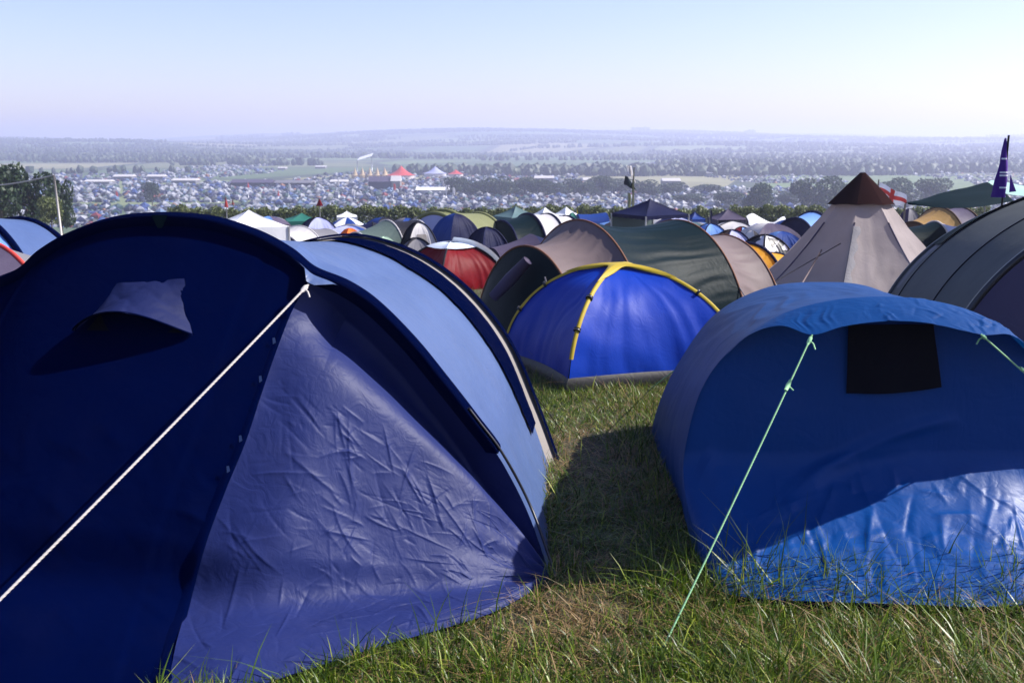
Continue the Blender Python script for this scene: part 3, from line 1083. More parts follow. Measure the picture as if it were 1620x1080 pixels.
def tunnel(label, x0, y0, ang, hoops, mats, trim=None, end0=None, end1=None, group=None, name="tunnel_tent", sag=0.05, pw=0.9, n=91, trim_r=0.02, e0=0.0, e1=0.6, wr=0.012, door=None, stripes=None):
    """hoops: list of (t, halfwidth, height) along the axis; mats: fabric between hoops"""
    A = np.array([math.cos(ang), math.sin(ang)])
    B = np.array([-math.sin(ang), math.cos(ang)])
    tm = (hoops[0][0] + hoops[-1][0]) / 2
    X, Y = x0 + A[0] * tm, y0 + A[1] * tm
    t = tname(label, name, "tent", X, Y, group)
    th = np.linspace(0, math.pi, n)
    cv = []
    for (q, hw, h) in hoops:
        wv = -hw * np.cos(th)
        px = x0 + A[0] * q + B[0] * wv
        py = y0 + A[1] * q + B[1] * wv
        zz = T(px, py) * 1.0
        zb = zz[0] + (zz[-1] - zz[0]) * (wv + hw) / (2 * hw)
        cv.append(np.stack([px, py, zb + h * np.sin(th) ** pw], 1))
    cen = np.array([X, Y, gz(X, Y) + 0.2])
    for i in range(len(hoops) - 1):
        g = loft(cv[i], cv[i + 1], 20, sag, cen)
        uu = np.linspace(0, 1, n)[None]
        vv = np.linspace(0, 1, 20)[:, None]
        wq = wr[i] if isinstance(wr, (list, tuple)) else wr
        g = disp(g, wq * np.sin(math.pi * vv) ** 0.6 * 1.3 * folds(uu, vv, 26, 0.9, i + 3), cen)
        G("roof_panel", g, mats[i], t)
    if trim:
        for i in range(len(hoops)):
            TUBE("pole_sleeve", cv[i], trim_r, trim, t)

    def endwall(c, q, e, mat, sgn):
        hw = (np.linalg.norm(c[0] - c[-1])) / 2
        wv = np.linspace(-1, 1, n)
        k = np.sqrt(np.clip(1 - wv ** 2, 0, 1))
        mid = (c[0] + c[-1]) / 2
        bx = c[0][None] * (1 - (wv[:, None] + 1) / 2) + c[-1][None] * (wv[:, None] + 1) / 2
        bx[:, 0] += sgn * A[0] * e * k
        bx[:, 1] += sgn * A[1] * e * k
        bx[:, 2] = T(bx[:, 0], bx[:, 1])
        g = loft(c, bx, 18, 0.0)
        vv = np.linspace(0, 1, 18)[:, None]
        g = disp(g, 0.012 * vnoise(g, 3, 2) * np.sin(math.pi * vv), cen)
        return G("end_wall", g, mat, t)
    if end0:
        endwall(cv[0], hoops[0][0], e0, end0, -1)
    if end1:
        endwall(cv[-1], hoops[-1][0], e1, end1, 1)
    return t, cv, cen


def gazebo(label, cx, cy, wx, wy, eave, peak, rot, mat, val=0.22, leg=None, group=None, walls=None, name="gazebo", cat="gazebo", sag=0.06):
    t = tname(label, name, cat, cx, cy, group)
    z0 = gz(cx, cy)
    c, s = math.cos(rot), math.sin(rot)
    cor = []
    for a, b in ((-1, -1), (1, -1), (1, 1), (-1, 1)):
        x, y = a * wx / 2, b * wy / 2
        cor.append(np.array([cx + x * c - y * s, cy + x * s + y * c, z0 + eave]))
    ap = np.array([cx, cy, z0 + peak])
    mb = MB()
    cen = np.array([cx, cy, z0 + eave - 1])
    for i in range(4):
        a, b = cor[i], cor[(i + 1) % 4]
        e = np.linspace(0, 1, 12)[:, None]
        ln = a * (1 - e) + b * e
        q = np.linspace(0, 1, 10)[:, None, None]
        g = ln[None] * (1 - q) + ap * q
        tt = np.linspace(0, 1, 12)[None]
        g = disp(g, -sag * np.sin(math.pi * q[..., 0]) * (0.5 + 2 * tt * (1 - tt)) + 0.008 * vnoise(g, 3, i), cen)
        mb.grid(g)
    mb.build("canopy", mat, t)
    if val:
        mb = MB()
        for i in range(4):
            a, b = cor[i], cor[(i + 1) % 4]
            e = np.linspace(0, 1, 25)[:, None]
            ln = a * (1 - e) + b * e
            low = ln + np.array([0, 0, -1]) * (val * (0.85 + 0.15 * np.abs(np.sin(e * math.pi * 6))))
            mb.grid(np.stack([low, ln], 0))
        mb.build("valance", mat, t)
    for q in cor:
        f = np.array([q[0], q[1], gz(q[0], q[1])])
        TUBE("leg", [f, [q[0], q[1], z0 + eave - 0.01]], 0.025, leg or M['steel'], t)
    if walls:
        for i, mt in walls:
            a, b = cor[i], cor[(i + 1) % 4]
            e = np.linspace(0, 1, 16)[:, None]
            ln = a * (1 - e) + b * e
            lo = ln.copy()
            lo[:, 2] = T(lo[:, 0], lo[:, 1])
            g = loft(lo, ln, 10)
            g = disp(g, 0.02 * vnoise(g, 2.5, i))
            G("side_wall", g, mt, t)
    return t


def X(px, Y):
    return (px - 810) / FPX * Y * 1.0


def hgt(px, py, Y):
    """height above ground for the top seen at pixel row py"""
    p = P(px, py, Y)
    return p[2] - gz(p[0], Y)


# blue and yellow dome
def yellow_dome():
    A = PG(899, 622)
    rot = R(19)
    side = 1.72
    c, s = math.cos(rot), math.sin(rot)
    cx = A[0] + (side / 2) * c - (side / 2) * s
    cy = A[1] + (side / 2) * s + (side / 2) * c
    h = hgt(985, 421, cy)
    t, arcs, cor, cen = dome("electric blue dome tent with yellow pole sleeves and grey base", cx, cy, side, h, rot, [M['electric']], sag=0.07, sleeve=None, cap=None, hem=(M['grey_hem'], 0.13), n=48, wrinkle=0.010)
    for p in arcs:
        o = (p - cen)
        o = o / np.linalg.norm(o, axis=1, keepdims=True)
        q = (p + o * 0.012)[9:46]
        tang = np.gradient(q, axis=0)
        w = np.cross(tang, o[9:46])
        w /= np.linalg.norm(w, axis=1, keepdims=True)
        g = np.stack([q - w * 0.020 - o[9:46] * 0.012, q - w * 0.011 + o[9:46] * 0.012, q + w * 0.011 + o[9:46] * 0.012, q + w * 0.020 - o[9:46] * 0.012], 0)
        sl = G("pole_sleeve", g, M['yellow'], t)
        for k in (8, 18):
            d = (q[k + 1] - q[k]) / np.linalg.norm(q[k + 1] - q[k])
            MB().tube([q[k] - d * 0.012, q[k] + d * 0.012], 0.034, 8).build("clip", M['pole'], sl)
    mb = MB()
    for i in range(4):
        k = 33
        a0, a1 = arcs[i][k:], arcs[(i + 1) % 4][k:]
        o0 = (a0 - cen) / np.linalg.norm(a0 - cen, axis=1, keepdims=True)
        o1 = (a1 - cen) / np.linalg.norm(a1 - cen, axis=1, keepdims=True)
        g = loft(a0 + o0 * 0.035, a1 + o1 * 0.035, 14)
        # the cap's lower edge is cut back between the poles
        tt = np.linspace(0, 1, 14)[:, None]
        kk = np.linspace(0, 1, g.shape[1])[None]
        top = g[:, -1:, :]
        cut = (4 * tt * (1 - tt))[..., None] * 0.8
        g = g * (1 - cut * (1 - kk[..., None])) + top * cut * (1 - kk[..., None])
        mb.grid(g)
    mb.build("vent_cap", M['yellow'], t)


yellow_dome()


# green and taupe tunnel tent
def green_tunnel():
    ang = R(35)
    x0, y0 = 0.16, 11.5
    z = lambda q: SL(y0 + q * math.sin(ang))
    hs = [(0.0, 1.05, 1.12), (0.75, 1.25, 1.40), (2.31, 1.25, 1.38), (3.14, 1.1, 1.18)]
    t, cv, cen = tunnel("long dark green tunnel tent with taupe bands and orange piping", x0, y0, ang, hs, [M['taupe'], M['dk_green'], M['taupe']], trim=M['orange_trim'], end0=M['dk_green'], end1=M['sage'], e0=0.35, e1=1.1, sag=0.11, wr=[0.012, 0.024, 0.010], trim_r=0.013, n=221, pw=1.2)
    # rolled flaps and webbing on the dark panel
    A = np.array([math.cos(ang), math.sin(ang), 0])
    # grey rolled door on the end wall and a hanging toggle
    p0, p1 = P(835, 412, 11.2), P(780, 470, 11.35)
    MB().tube([p0, p0 * 0.5 + p1 * 0.5, p1], [0.06, 0.075, 0.06], 8).build("rolled_door", M['mauve'], t)
    p = P(862, 438, 10.85)
    TUBE("toggle_cord", [p, p + [0.02, 0, -0.08], p + [-0.02, -0.01, -0.17]], 0.008, M['rope_white'], t)
    rope("guy_rope", cv[2][38], cv[2][4] + np.array([0.25, -0.5, -0.1]), 0.006, M['grey'], t, knot=False)


green_tunnel()


# teepee
def teepee():
    Yt = 17.0
    cx = X(1358, Yt)
    z0 = gz(cx, Yt)
    h = hgt(1358, 275, Yt)
    rb = 1.93
    t = tname("dusky beige canvas teepee with a dark brown cap", "teepee_tent", "tent", cx, Yt)
    N = 8
    off = R(20)
    rib = []
    for i in range(N):
        a = off + i * 2 * math.pi / N
        s = np.linspace(0, 1, 40)
        r = rb * (1 - s) * (1 - 0.10 * np.sin(math.pi * s)) + 0.02
        bx, by = cx + rb * math.cos(a), Yt + rb * math.sin(a)
        zb = gz(bx, by)
        rib.append(np.stack([cx + r * math.cos(a), Yt + r * math.sin(a), zb + (z0 + h - zb) * s], 1))
    cen = np.array([cx, Yt, z0])
    for i in range(N):
        g = loft(rib[i], rib[(i + 1) % N], 14)
        tt = np.linspace(0, 1, 14)[:, None]
        ss = np.linspace(0, 1, 40)[None]
        g = disp(g, -0.07 * 4 * tt * (1 - tt) * (1 - ss) + 0.02 * vnoise(g, 2.5, i) + 0.03 * folds(tt, ss, 5, 2.5, i) * (1 - ss), cen)
        G("canvas_panel", g[:, :36], M['teepee'], t)
    # cap
    mb = MB()
    for i in range(N):
        k = 29
        o0 = np.array([math.cos(off + i * math.pi / 4), math.sin(off + i * math.pi / 4), 0])
        o1 = np.array([math.cos(off + (i + 1) * math.pi / 4), math.sin(off + (i + 1) * math.pi / 4), 0])
        fl = np.linspace(0.06, 0.02, 40 - k)[:, None]
        g = loft(rib[i][k:] + o0 * fl, rib[(i + 1) % N][k:] + o1 * fl, 12)
        tt = np.linspace(0, 1, 12)[:, None]
        g = disp(g, 0.02 * np.sin(tt * math.pi) * np.linspace(1, 0, 40 - k)[None], cen)
        g[..., 2] += 0.02
        mb.grid(g)
    mb.build("cap", M['teepee_cap'], t)
    # ragged grey strip along one rib, seam tapes, poles showing
    for i in (4, 5, 6):
        p = rib[i][2:25]
        o = (p - cen) * [1, 1, 0]
        o /= np.linalg.norm(o, axis=1, keepdims=True)
        TUBE("seam", p + o * 0.004, 0.013, M['mauve'], t)
    p = rib[5][1:24]
    g = np.stack([p + [-0.02, -0.04, 0], p + [0.05, -0.03, 0], p + [0.10, 0.0, 0] + 0.03 * np.sin(np.linspace(0, 29, 23))[:, None] * np.array([1, 0.3, 0])], 0)
    G("ragged_strip", g, M['grey'], t)
    a = P(1330, 385, Yt - 1.35)
    b = P(1215, 452, Yt - 1.7)
    TUBE("guy_rope", [a, b], 0.007, M['dkgrey'], t)
    b2 = P(1268, 450, Yt - 1.75)
    TUBE("guy_pole", [P(1300, 395, Yt - 1.4), b2], 0.013, M['taupe'], t)


teepee()


# large slate tent on the right
def slate_tent():
    ang = R(79)
    hs = [(0, 1.95, 1.74), (0.9, 2.02, 1.80), (2.2, 2.05, 1.78), (2.95, 2.0, 1.68)]
    t, cv, cen = tunnel("large slate green tunnel tent at the right edge with dark poles", 5.3, 7.6, ang, hs, [M['slate'], M['slate'], M['slate']], trim=None, end0=M['mauve'], end1=M['slate'], e0=0.6, e1=0.6, sag=0.015, wr=0.004, pw=1.0, n=81)
    for c in (cv[0], cv[3]):
        TUBE("pole_sleeve", c, 0.03, M['pole'], t)
    for c in (cv[1], cv[2]):
        TUBE("seam", c, 0.010, M['dkgrey'], t)
    A = np.array([math.cos(ang), math.sin(ang), 0])
    g = loft(cv[2][48:62] + [0, 0, 0.03], cv[3][48:62] + [0, 0, 0.03], 12, 0.02, cen)
    G("ridge_cover", g, M['teal'], t)
    m1 = cv[1] * 0.35 + cv[2] * 0.65
    o = (m1 - cen) / np.linalg.norm(m1 - cen, axis=1, keepdims=True)
    G("seam_tape", band((m1 + o * 0.002)[42:77], 0.16, A, cen, -0.03, 0.008), M['darknavy'], t)
    q = cv[2] * 0.45 + cv[3] * 0.55
    G("window", band(q[60:70], 0.36, A, cen, -0.022, 0.004), M['grey'], t)
    return cv


slate_cv = slate_tent()


# dark teal tarp canopy behind it
def tarp():
    Y0 = 20.0
    a = P(1432, 322, Y0)
    b = P(1562, 288, Y0 + 0.6)
    c = P(1625, 300, Y0 + 1.6)
    d = P(1605, 318, Y0 - 0.8)
    e = P(1530, 330, Y0 - 1.0)
    t = thing("tarp_canopy", "dark teal tarp canopy slung between the teepee and the slate tent", "canopy", (a[0] + 1, Y0, gz(a[0], Y0)))
    top = spline([a, (a + b) / 2 + [0, 0, 0.01], b], 24)
    low = spline([a + [0.02, -0.1, -0.02], e, d], 24)
    q = np.linspace(0, 1, 14)[:, None, None]
    g = low[None] * (1 - q) + top[None] * q
    g = disp(g, 0.03 * np.sin(math.pi * q[..., 0]) + 0.015 * vnoise(g, 3, 2))
    G("canopy", g, M['teal'], t)
    far_ = spline([b, b + [0.5, 0.6, 0.0], c + [0.6, 0.4, -0.05]], 20)
    nr = spline([b + [0.02, -0.02, 0], d * 0.6 + b * 0.4, d + [0.9, 0.2, 0.05]], 20)
    g = loft(nr, far_, 12)
    G("side_panel", disp(g, 0.015 * vnoise(g, 4, 3)), M['paleteal'], t)
    for p in (a, b, d + [0.6, 0.5, 0]):
        TUBE("pole", [[p[0], p[1], gz(p[0], p[1])], p], 0.018, M['steel'], t)


tarp()


def flag_purple():
    Y0 = 11.0
    top = P(1596, 214, Y0)
    bx = top[0] - 0.02
    t = thing("flag_pole", "furled purple flag with white marks on a pole above the slate tent", "flag", (bx, Y0, gz(bx, Y0)))
    TUBE("pole", [[bx, Y0, gz(bx, Y0)], top], 0.012, M['pole'], t)
    z1 = top[2] - 0.03
    z0 = P(1590, 312, Y0)[2]
    n = 40
    zz = np.linspace(z1, z0, n)
    th = np.linspace(0, 2 * math.pi, 17)
    k = np.linspace(0, 1, n)
    rr = 0.008 + 0.06 * k ** 0.8
    g = np.stack([np.stack([bx - 0.01 - 0.012 * kk + r * np.cos(th) * (1 + 0.35 * np.sin(3 * th + 6 * kk)), Y0 + r * 0.8 * np.sin(th) * (1 + 0.3 * np.sin(4 * th)), np.full_like(th, z)], 1) for r, kk, z in zip(rr, k, zz)], 0)
    G("flag", g, M['purple'], t)
    for f in (0.34, 0.56, 0.62, 0.8):
        i = int(f * n)
        G("white_mark", g[i:i + 2, 10:15] + np.array([0, -0.006, 0]), M['white'], t)
    p = P(1602, 300, Y0)
    MB().raw([p + [-0.04, 0, 0.16], p + [0.05, 0.02, -0.02], p + [-0.03, 0.01, -0.03]], [(0, 1, 2)]).build("flag_tail", M['purple'], t)


flag_purple()


def flag_george():
    Y0 = 21.0
    a, b = P(1390, 288, Y0), P(1427, 318, Y0)
    px = a[0]
    t = thing("cross_flag", "white flag with a red cross flying behind the teepee", "flag", (px, Y0, gz(px, Y0)))
    TUBE("pole", [[px, Y0, gz(px, Y0)], a + [0, 0, 0.05]], 0.015, M['steel'], t)
    n, m = 33, 21
    s = np.linspace(0, 1, n)[None]
    v = np.linspace(0, 1, m)[:, None]
    Xf = px + 0.58 * s
    Zf = a[2] - 0.27 * s - 0.28 * v + 0.02 * np.sin(9 * s)
    Yf = Y0 + 0.05 * np.sin(10 * s + 3 * v)
    g = np.stack(np.broadcast_arrays(Xf, Yf, Zf), -1)
    mb = MB()
    mb.grid(g)
    S2, V2 = np.meshgrid((np.arange(n - 1) + .5) / (n - 1), (np.arange(m - 1) + .5) / (m - 1))
    mb.M = ((np.abs(S2 - 0.5) < 0.10) | (np.abs(V2 - 0.5) < 0.13)).astype(int).ravel().tolist()
    mb.build("flag", [M['white'], M['redpink']], t)


flag_george()


# ------------------------------------------------------------------ middle-distance tents
def d_(label, px0, px1, py, Y, rot, mats, **k):
    cx = X((px0 + px1) / 2, Y)
    wd = (px1 - px0) / FPX * Y
    r = R(rot)
    ratio = k.pop('ratio', 1.0)
    side = wd / (abs(math.cos(r)) + ratio * abs(math.sin(r)))
    h = hgt((px0 + px1) / 2, py, Y)
    return dome(label, cx, Y, side, h, r, mats, ratio=ratio, **k)


def t_(label, pxc, py, Y, ang, hoops, mats, **k):
    """hoops given as (t, halfwidth, height factor); apex of the tallest hoop at pixel row py"""
    cx = X(pxc, Y)
    h = hgt(pxc, py, Y)
    tm = (hoops[0][0] + hoops[-1][0]) / 2
    a = R(ang)
    return tunnel(label, cx - tm * math.cos(a), Y - tm * math.sin(a), a, [(q, w_, h * f) for q, w_, f in hoops], mats, **k)


def g_(label, px0, px1, py_peak, py_eave, Y, mat, rot=12, **k):
    cx = X((px0 + px1) / 2, Y)
    wd = (px1 - px0) / FPX * Y / (abs(math.cos(R(rot))) + abs(math.sin(R(rot))))
    pk = hgt((px0 + px1) / 2, py_peak, Y)
    ev = hgt((px0 + px1) / 2, py_eave, Y)
    return gazebo(label, cx, Y, wd, wd, ev, pk, R(rot), mat, **k)


# left edge
t_("pale and mid blue tunnel tent at the left edge behind the navy tent", -45, 327, 11.5, 75, [(0, 1.05, 0.92), (0.5, 1.1, 1), (1.5, 1.0, 0.9)], [M['skyblue'], M['pale_blue']], trim=M['navy'], end0=M['midblue'], end1=M['midblue'], e0=0.7, trim_r=0.04)
t_("grey tent with red piping at the left edge", -20, 380, 8.8, 60, [(0, 1.0, 0.9), (0.9, 1.0, 1), (1.9, 0.8, 0.8)], [M['mauve'], M['grey']], trim=M['redpink'], end0=M['grey'], end1=M['grey'], e0=0.5, trim_r=0.02)
# red tent with silver cover
t, arcs, cor, cen = d_("crimson dome tent with crinkled silver cover, left of the green tunnel tent", 628, 800, 384, 19, 38, [M['red']], cap=M['silver'], capphi=0.7, sleeve=M['dkgrey'], sag=0.08)
p = arcs[1][10:30]
o = (p - cen) / np.linalg.norm(p - cen, axis=1, keepdims=True)
G("silver_strip", band(p, 0.22, np.cross(p[-1] - p[0], [0, 1, 0.3]), cen, 0.02, 0.02), M['silver'], t)

white_gaz = g_("bright white gazebo with side walls behind the navy tent", 330, 462, 332, 356, 22, M['white'], rot=28, leg=M['white'], walls=[(0, M['white']), (3, M['lav'])], val=0.25)

t_("off-white hooped tent with arched window beside the white gazebo", 480, 357, 30, 60, [(0, 0.9, 0.8), (0.8, 1.0, 1), (2.0, 0.9, 0.9)], [M['offwhite'], M['grey']], trim=M['offwhite'], end0=M['mauve'], e0=0.4, end1=M['grey'])
d_("blue, pale and white panelled dome tent beyond the off-white tent", 462, 546, 344, 38, 25, [M['lav'], M['offwhite'], M['midblue'], M['darknavy']], sleeve=M['dkgrey'])
g_("green gazebo in front of the hedge", 446, 512, 337, 348, 55, M['green'], rot=20)
g_("small white gazebo in front of the hedge, beside a blue umbrella", 532, 568, 334, 342, 58, M['white'], rot=10, leg=M['white'])
d_("orange dome tent with dark door between grey tents", 528, 580, 361, 33, 35, [M['orange'], M['orange'], M['dkgrey'], M['orange']], door=(M['dkgrey'], 1))
d_("low dark grey dome tent with white rim in front of the orange tent", 532, 574, 371, 29, 40, [M['dkgrey'], M['lav'], M['grey'], M['dkgrey']], sleeve=M['offwhite'])
t_("wide dark navy tent behind the orange tent", 590, 351, 40, 10, [(0, 1.1, 0.8), (1.2, 1.2, 1), (2.4, 1.1, 0.8)], [M['darknavy'], M['dkgrey']], trim=M['dkgrey'], end0=M['darknavy'], end1=M['darknavy'], e0=0.4)
t_("charcoal tunnel tent with one white hoop", 612, 348, 27, 35, [(0, 0.95, 0.75), (0.9, 1.05, 1), (1.8, 1.0, 1.0)], [M['sage'], M['dkgrey']], trim=M['offwhite'], end0=M['dkgrey'], end1=M['grey'], e0=0.3)
d_("grey-brown dome tent with pale mesh side", 628, 698, 352, 26, 20, [M['offwhite'], M['grey'], M['dkgrey'], M['dkgrey']], sleeve=M['dkgrey'], door=(M['cream'], 0))
d_("small red dome tent with a pale green cover", 574, 640, 376, 22, 32, [M['redpink'], M['redpink'], M['red'], M['red']], cap=M['palegreen'], capphi=0.5)
d_("small grey mesh dome tent with dark hoops beside the crimson tent", 618, 700, 377, 21, 15, [M['grey'], M['mauve'], M['dkgrey'], M['grey']], sleeve=M['dkgrey'])
t_("blue and lavender ridge tent under an olive cover", 722, 333, 30, 62, [(0, 1.05, 0.95), (0.5, 1.1, 1), (2.4, 1.1, 0.95)], [M['olive'], M['olive']], trim=M['olive'], end0=M['lav'], end1=M['midblue'], e0=0.5, trim_r=0.06)
d_("blue dome tent with a lavender side panel under the olive arch", 672, 770, 338, 28.5, 38, [M['darknavy'], M['lav'], M['midblue'], M['midblue']])
d_("dark navy dome tent with pale strip behind the crimson tent", 728, 812, 360, 24, 35, [M['darknavy'], M['darknavy'], M['lav'], M['darknavy']], sleeve=M['darknavy'])
t_("dark green tent with white roof bands right of the olive arch", 845, 338, 31, 30, [(0, 1.1, 0.85), (0.9, 1.2, 1), (1.6, 1.2, 1.0), (2.3, 1.1, 0.95)], [M['dk_green'], M['offwhite'], M['offwhite']], trim=M['darknavy'], end0=M['dk_green'], end1=M['dk_green'], e0=0.8, trim_r=0.04)
t_("low mauve tent squeezed behind the taupe band", 840, 370, 22, 20, [(0, 0.8, 0.7), (0.9, 0.9, 1), (1.8, 0.8, 0.8)], [M['mauve'], M['darknavy']], end0=M['darknavy'], end1=M['mauve'])
g_("grey green gazebo in front of the hedge", 780, 852, 326, 342, 48, M['greyteal'], rot=35)
g_("white peaked gazebo, left of a matching pair by the hedge", 840, 884, 328, 341, 50, M['white'], rot=30)
g_("white peaked gazebo, right of a matching pair by the hedge", 874, 916, 327, 340, 52, M['white'], rot=40)
d_("teal dome tent between the white gazebo and the blue tarp", 892, 918, 336, 44, 20, [M['green']])
t_("blue tarp shelter right of the white gazebos", 935, 336, 46, 10, [(0, 0.9, 0.95), (1.3, 1.0, 1)], [M['midblue']], end0=M['midblue'], end1=M['darknavy'])
g_("dark blue gazebo on white legs behind the green tunnel tent", 968, 1086, 315, 338, 33, M['darknavy'], rot=32, leg=M['white'], val=0.12, walls=[(2, M['sage'])])
g_("small bright blue gazebo by the hedge", 1082, 1114, 335, 346, 52, M['midblue'], rot=20, walls=[(0, M['midblue']), (3, M['darknavy'])])
g_("dark mauve gazebo by the hedge", 1122, 1178, 330, 346, 44, M['mauve'], rot=8, walls=[(0, M['dkgrey']), (1, M['dkgrey'])])
d_("pale blue dome tent with dark hoop behind the taupe band", 1088, 1158, 354, 30, 15, [M['skyblue']], sleeve=M['darknavy'])
d_("grey blue dome tent with dark rim right of the pale blue dome", 1118, 1196, 364, 25, 20, [M['lav'], M['mauve'], M['darknavy'], M['brown']], sleeve=M['darknavy'])
t_("yellow-sided tent with a dark arch, right of the taupe band", 1186, 384, 19, 42, [(0, 0.6, 0.85), (0.6, 0.85, 1), (1.5, 0.8, 0.75)], [M['amber'], M['amber']], trim=M['darknavy'], end0=M['amber'], end1=M['amber'], e0=0.2, trim_r=0.03)
d_("dome tent with black and white cow print", 1158, 1262, 372, 20.5, 30, [M['cow']], sleeve=M['dkgrey'])
d_("mid blue tent beside the teepee behind the cow print tent", 1196, 1276, 366, 27, 10, [M['midblue'], M['darknavy'], M['midblue'], M['skyblue']])
t_("pale blue hooped tent just left of the teepee", 1282, 335, 36, 40, [(0, 0.9, 0.85), (1.0, 1.0, 1), (2.0, 0.9, 0.9)], [M['skyblue'], M['pale_blue']], trim=M['darknavy'], end0=M['darknavy'], end1=M['darknavy'], trim_r=0.05)
d_("teal dome tent among white tarps", 1215, 1252, 357, 40, 40, [M['green'], M['greyteal']])
d_("small dome tent with orange, white and blue panels", 1150, 1196, 359, 36, 30, [M['skyblue'], M['orange'], M['offwhite'], M['redpink']], sleeve=M['dkgrey'])
d_("dark grey and pale dome tent behind the cow print tent", 1168, 1210, 364, 31, 50, [M['dkgrey'], M['offwhite']])
# between teepee and slate tent
t_("brown hooped tent with a tan porch under the teal tarp", 1478, 328, 22, 24, [(0, 0.8, 0.8), (0.7, 0.95, 1), (1.3, 0.95, 1.0)], [M['tan'], M['mauve']], trim=M['brown'], end0=M['brown'], end1=M['mauve'], e0=0.1)
t_("dark green tent with white edge in front of the brown hooped tent", 1476, 350, 21, 10, [(0, 0.7, 0.9), (0.8, 0.8, 1), (1.6, 0.7, 0.9)], [M['dk_green'], M['lav']], trim=M['offwhite'], end0=M['dk_green'], end1=M['lav'])
d_("grey dome tent right of the teepee under the tarp", 1408, 1462, 330, 24, 20, [M['grey'], M['mauve']])


# crumpled white tarps
def tarps():
    Y0 = 43
    a = P(1180, 343, Y0)
    b = P(1242, 352, Y0)
    t = thing("white_tarp", "crumpled white and blue tarp slung low over the tents near the hedge", "tarp", (a[0] + 1, Y0, gz(a[0], Y0)))
    n, m = 40, 16
    s = np.linspace(0, 1, n)[None]
    v = np.linspace(0, 1, m)[:, None]
    Xf = a[0] + (b[0] - a[0]) * s + 0 * v
    Zf = a[2] - 0.15 * s + 0.14 * np.sin(8 * s) - 0.35 * (1 - v) + 0.0
    Yf = Y0 - 0.9 * (1 - v) + 0.2 * np.sin(7 * s)
    g = np.stack(np.broadcast_arrays(Xf, Yf, Zf), -1)
    g = g + 0.05 * vnoise(g, 3, 2)[..., None]
    G("sheet", g, M['white'], t)
    for q in (g[-1, 0], g[-1, 20], g[-1, -1]):
        TUBE("pole", [[q[0], q[1], gz(q[0], q[1])], q], 0.02, M['steel'], t)


tarps()

# the low parasol beside the white gazebo
def parasol(label, px, py, Y, r, m1, m2):
    c = P(px, py, Y)
    t = thing("parasol", label, "parasol", (c[0], Y, gz(c[0], Y)))
    TUBE("pole", [[c[0], Y, gz(c[0], Y)], c], 0.02, M['steel'], t)
    mb = MB()
    for i in range(8):
        th = np.linspace(i * math.pi / 4, (i + 1) * math.pi / 4, 5)
        q = np.linspace(0, 1, 6)[:, None]
        g = np.stack(np.broadcast_arrays(c[0] + r * q * np.cos(th)[None], Y + r * q * np.sin(th)[None], c[2] - 0.45 * r * q ** 1.6), -1)
        mb.grid(g, i % 2)
    mb.build("canopy", [m1, m2], t)


parasol("blue and white striped parasol in front of the small white gazebo", 549, 344, 46, 0.85, M['midblue'], M['white'])

# filler tents further down the slope, in rows up to the hedge
pal = [('grey', 'grey'), ('darknavy', 'dark navy'), ('midblue', 'mid blue'), ('sage', 'sage green'), ('lav', 'lavender'), ('offwhite', 'off-white'), ('mauve', 'mauve'), ('greyteal', 'grey teal'), ('skyblue', 'sky blue'), ('dkgrey', 'charcoal')]
k = 0
for Y0 in (35, 38, 42, 46, 50, 54, 58, 62):
    pxs = np.arange(300 + (Y0 % 5) * 9, 1460, 2.75 / Y0 * FPX)
    for px in pxs:
        px = px + rng.uniform(-12, 12)
        if rng.random() < 0.2:
            continue
        if 470 < px < 600 and Y0 > 45 or 1060 < px < 1260 and Y0 > 45 and rng.random() < .5:
            continue
        c1, n1 = pal[rng.integers(len(pal))]
        c2, n2 = pal[rng.integers(len(pal))]
        x = X(px, Y0)
        lab = ("%s dome tent with %s side panels in the packed rows before the hedge" % (n1, n2)) if n1 != n2 else ("plain %s dome tent in the packed rows before the hedge" % n1)
        dome(lab, x, Y0 + rng.uniform(-1.5, 1.5), rng.uniform(1.7, 2.3), rng.uniform(1.0, 1.35), R(rng.uniform(0, 90)), [M[c1], M[c2]], sleeve=M['dkgrey'] if rng.random() < .5 else None, n=18, window=[(0, M['dkgrey']), (3, M['grey'])] if rng.random() < .5 else None, group="tents packed before the hedge")
        k += 1


# ------------------------------------------------------------------ foliage helpers
def leaf_quads(C, size, rg, flat=0.0):
    n = len(C)
    a = rg.normal(size=(n, 3))
    a /= np.linalg.norm(a, axis=1, keepdims=True)
    b = rg.normal(size=(n, 3))
    b -= a * np.sum(a * b, 1, keepdims=True)
    b /= np.linalg.norm(b, axis=1, keepdims=True)
    s = size * rg.uniform(0.6, 1.3, (n, 1))
    V = np.stack([C - a * s, C + b * s * 0.6, C + a * s, C - b * s * 0.6], 1).reshape(-1, 3)
    F = np.arange(4 * n).reshape(n, 4)
    return V, F


def crown_pts(n, h, wd, rg, lobes=9, low=0.22):
    """points on and in a handful of clumps spread through the crown"""
    pts = []
    for i in range(lobes):
        a = rg.uniform(0, 2 * math.pi)
        z = rg.uniform(low + 0.12, 0.86)
        rad = wd * 0.5 * math.sqrt(max(0.05, 1 - ((z - 0.5) / 0.55) ** 2)) * rg.uniform(0.25, 0.75)
        c = np.array([rad * math.cos(a), rad * math.sin(a), z * h])
        r = np.array([1, 1, 0.75]) * wd * rg.uniform(0.16, 0.27)
        m = n // lobes
        d = rg.normal(size=(m, 3))
        d /= np.linalg.norm(d, axis=1, keepdims=True)
        pts.append(c + d * r * rg.uniform(0.55, 1.08, (m, 1)) ** 0.5)
    return np.vstack(pts)


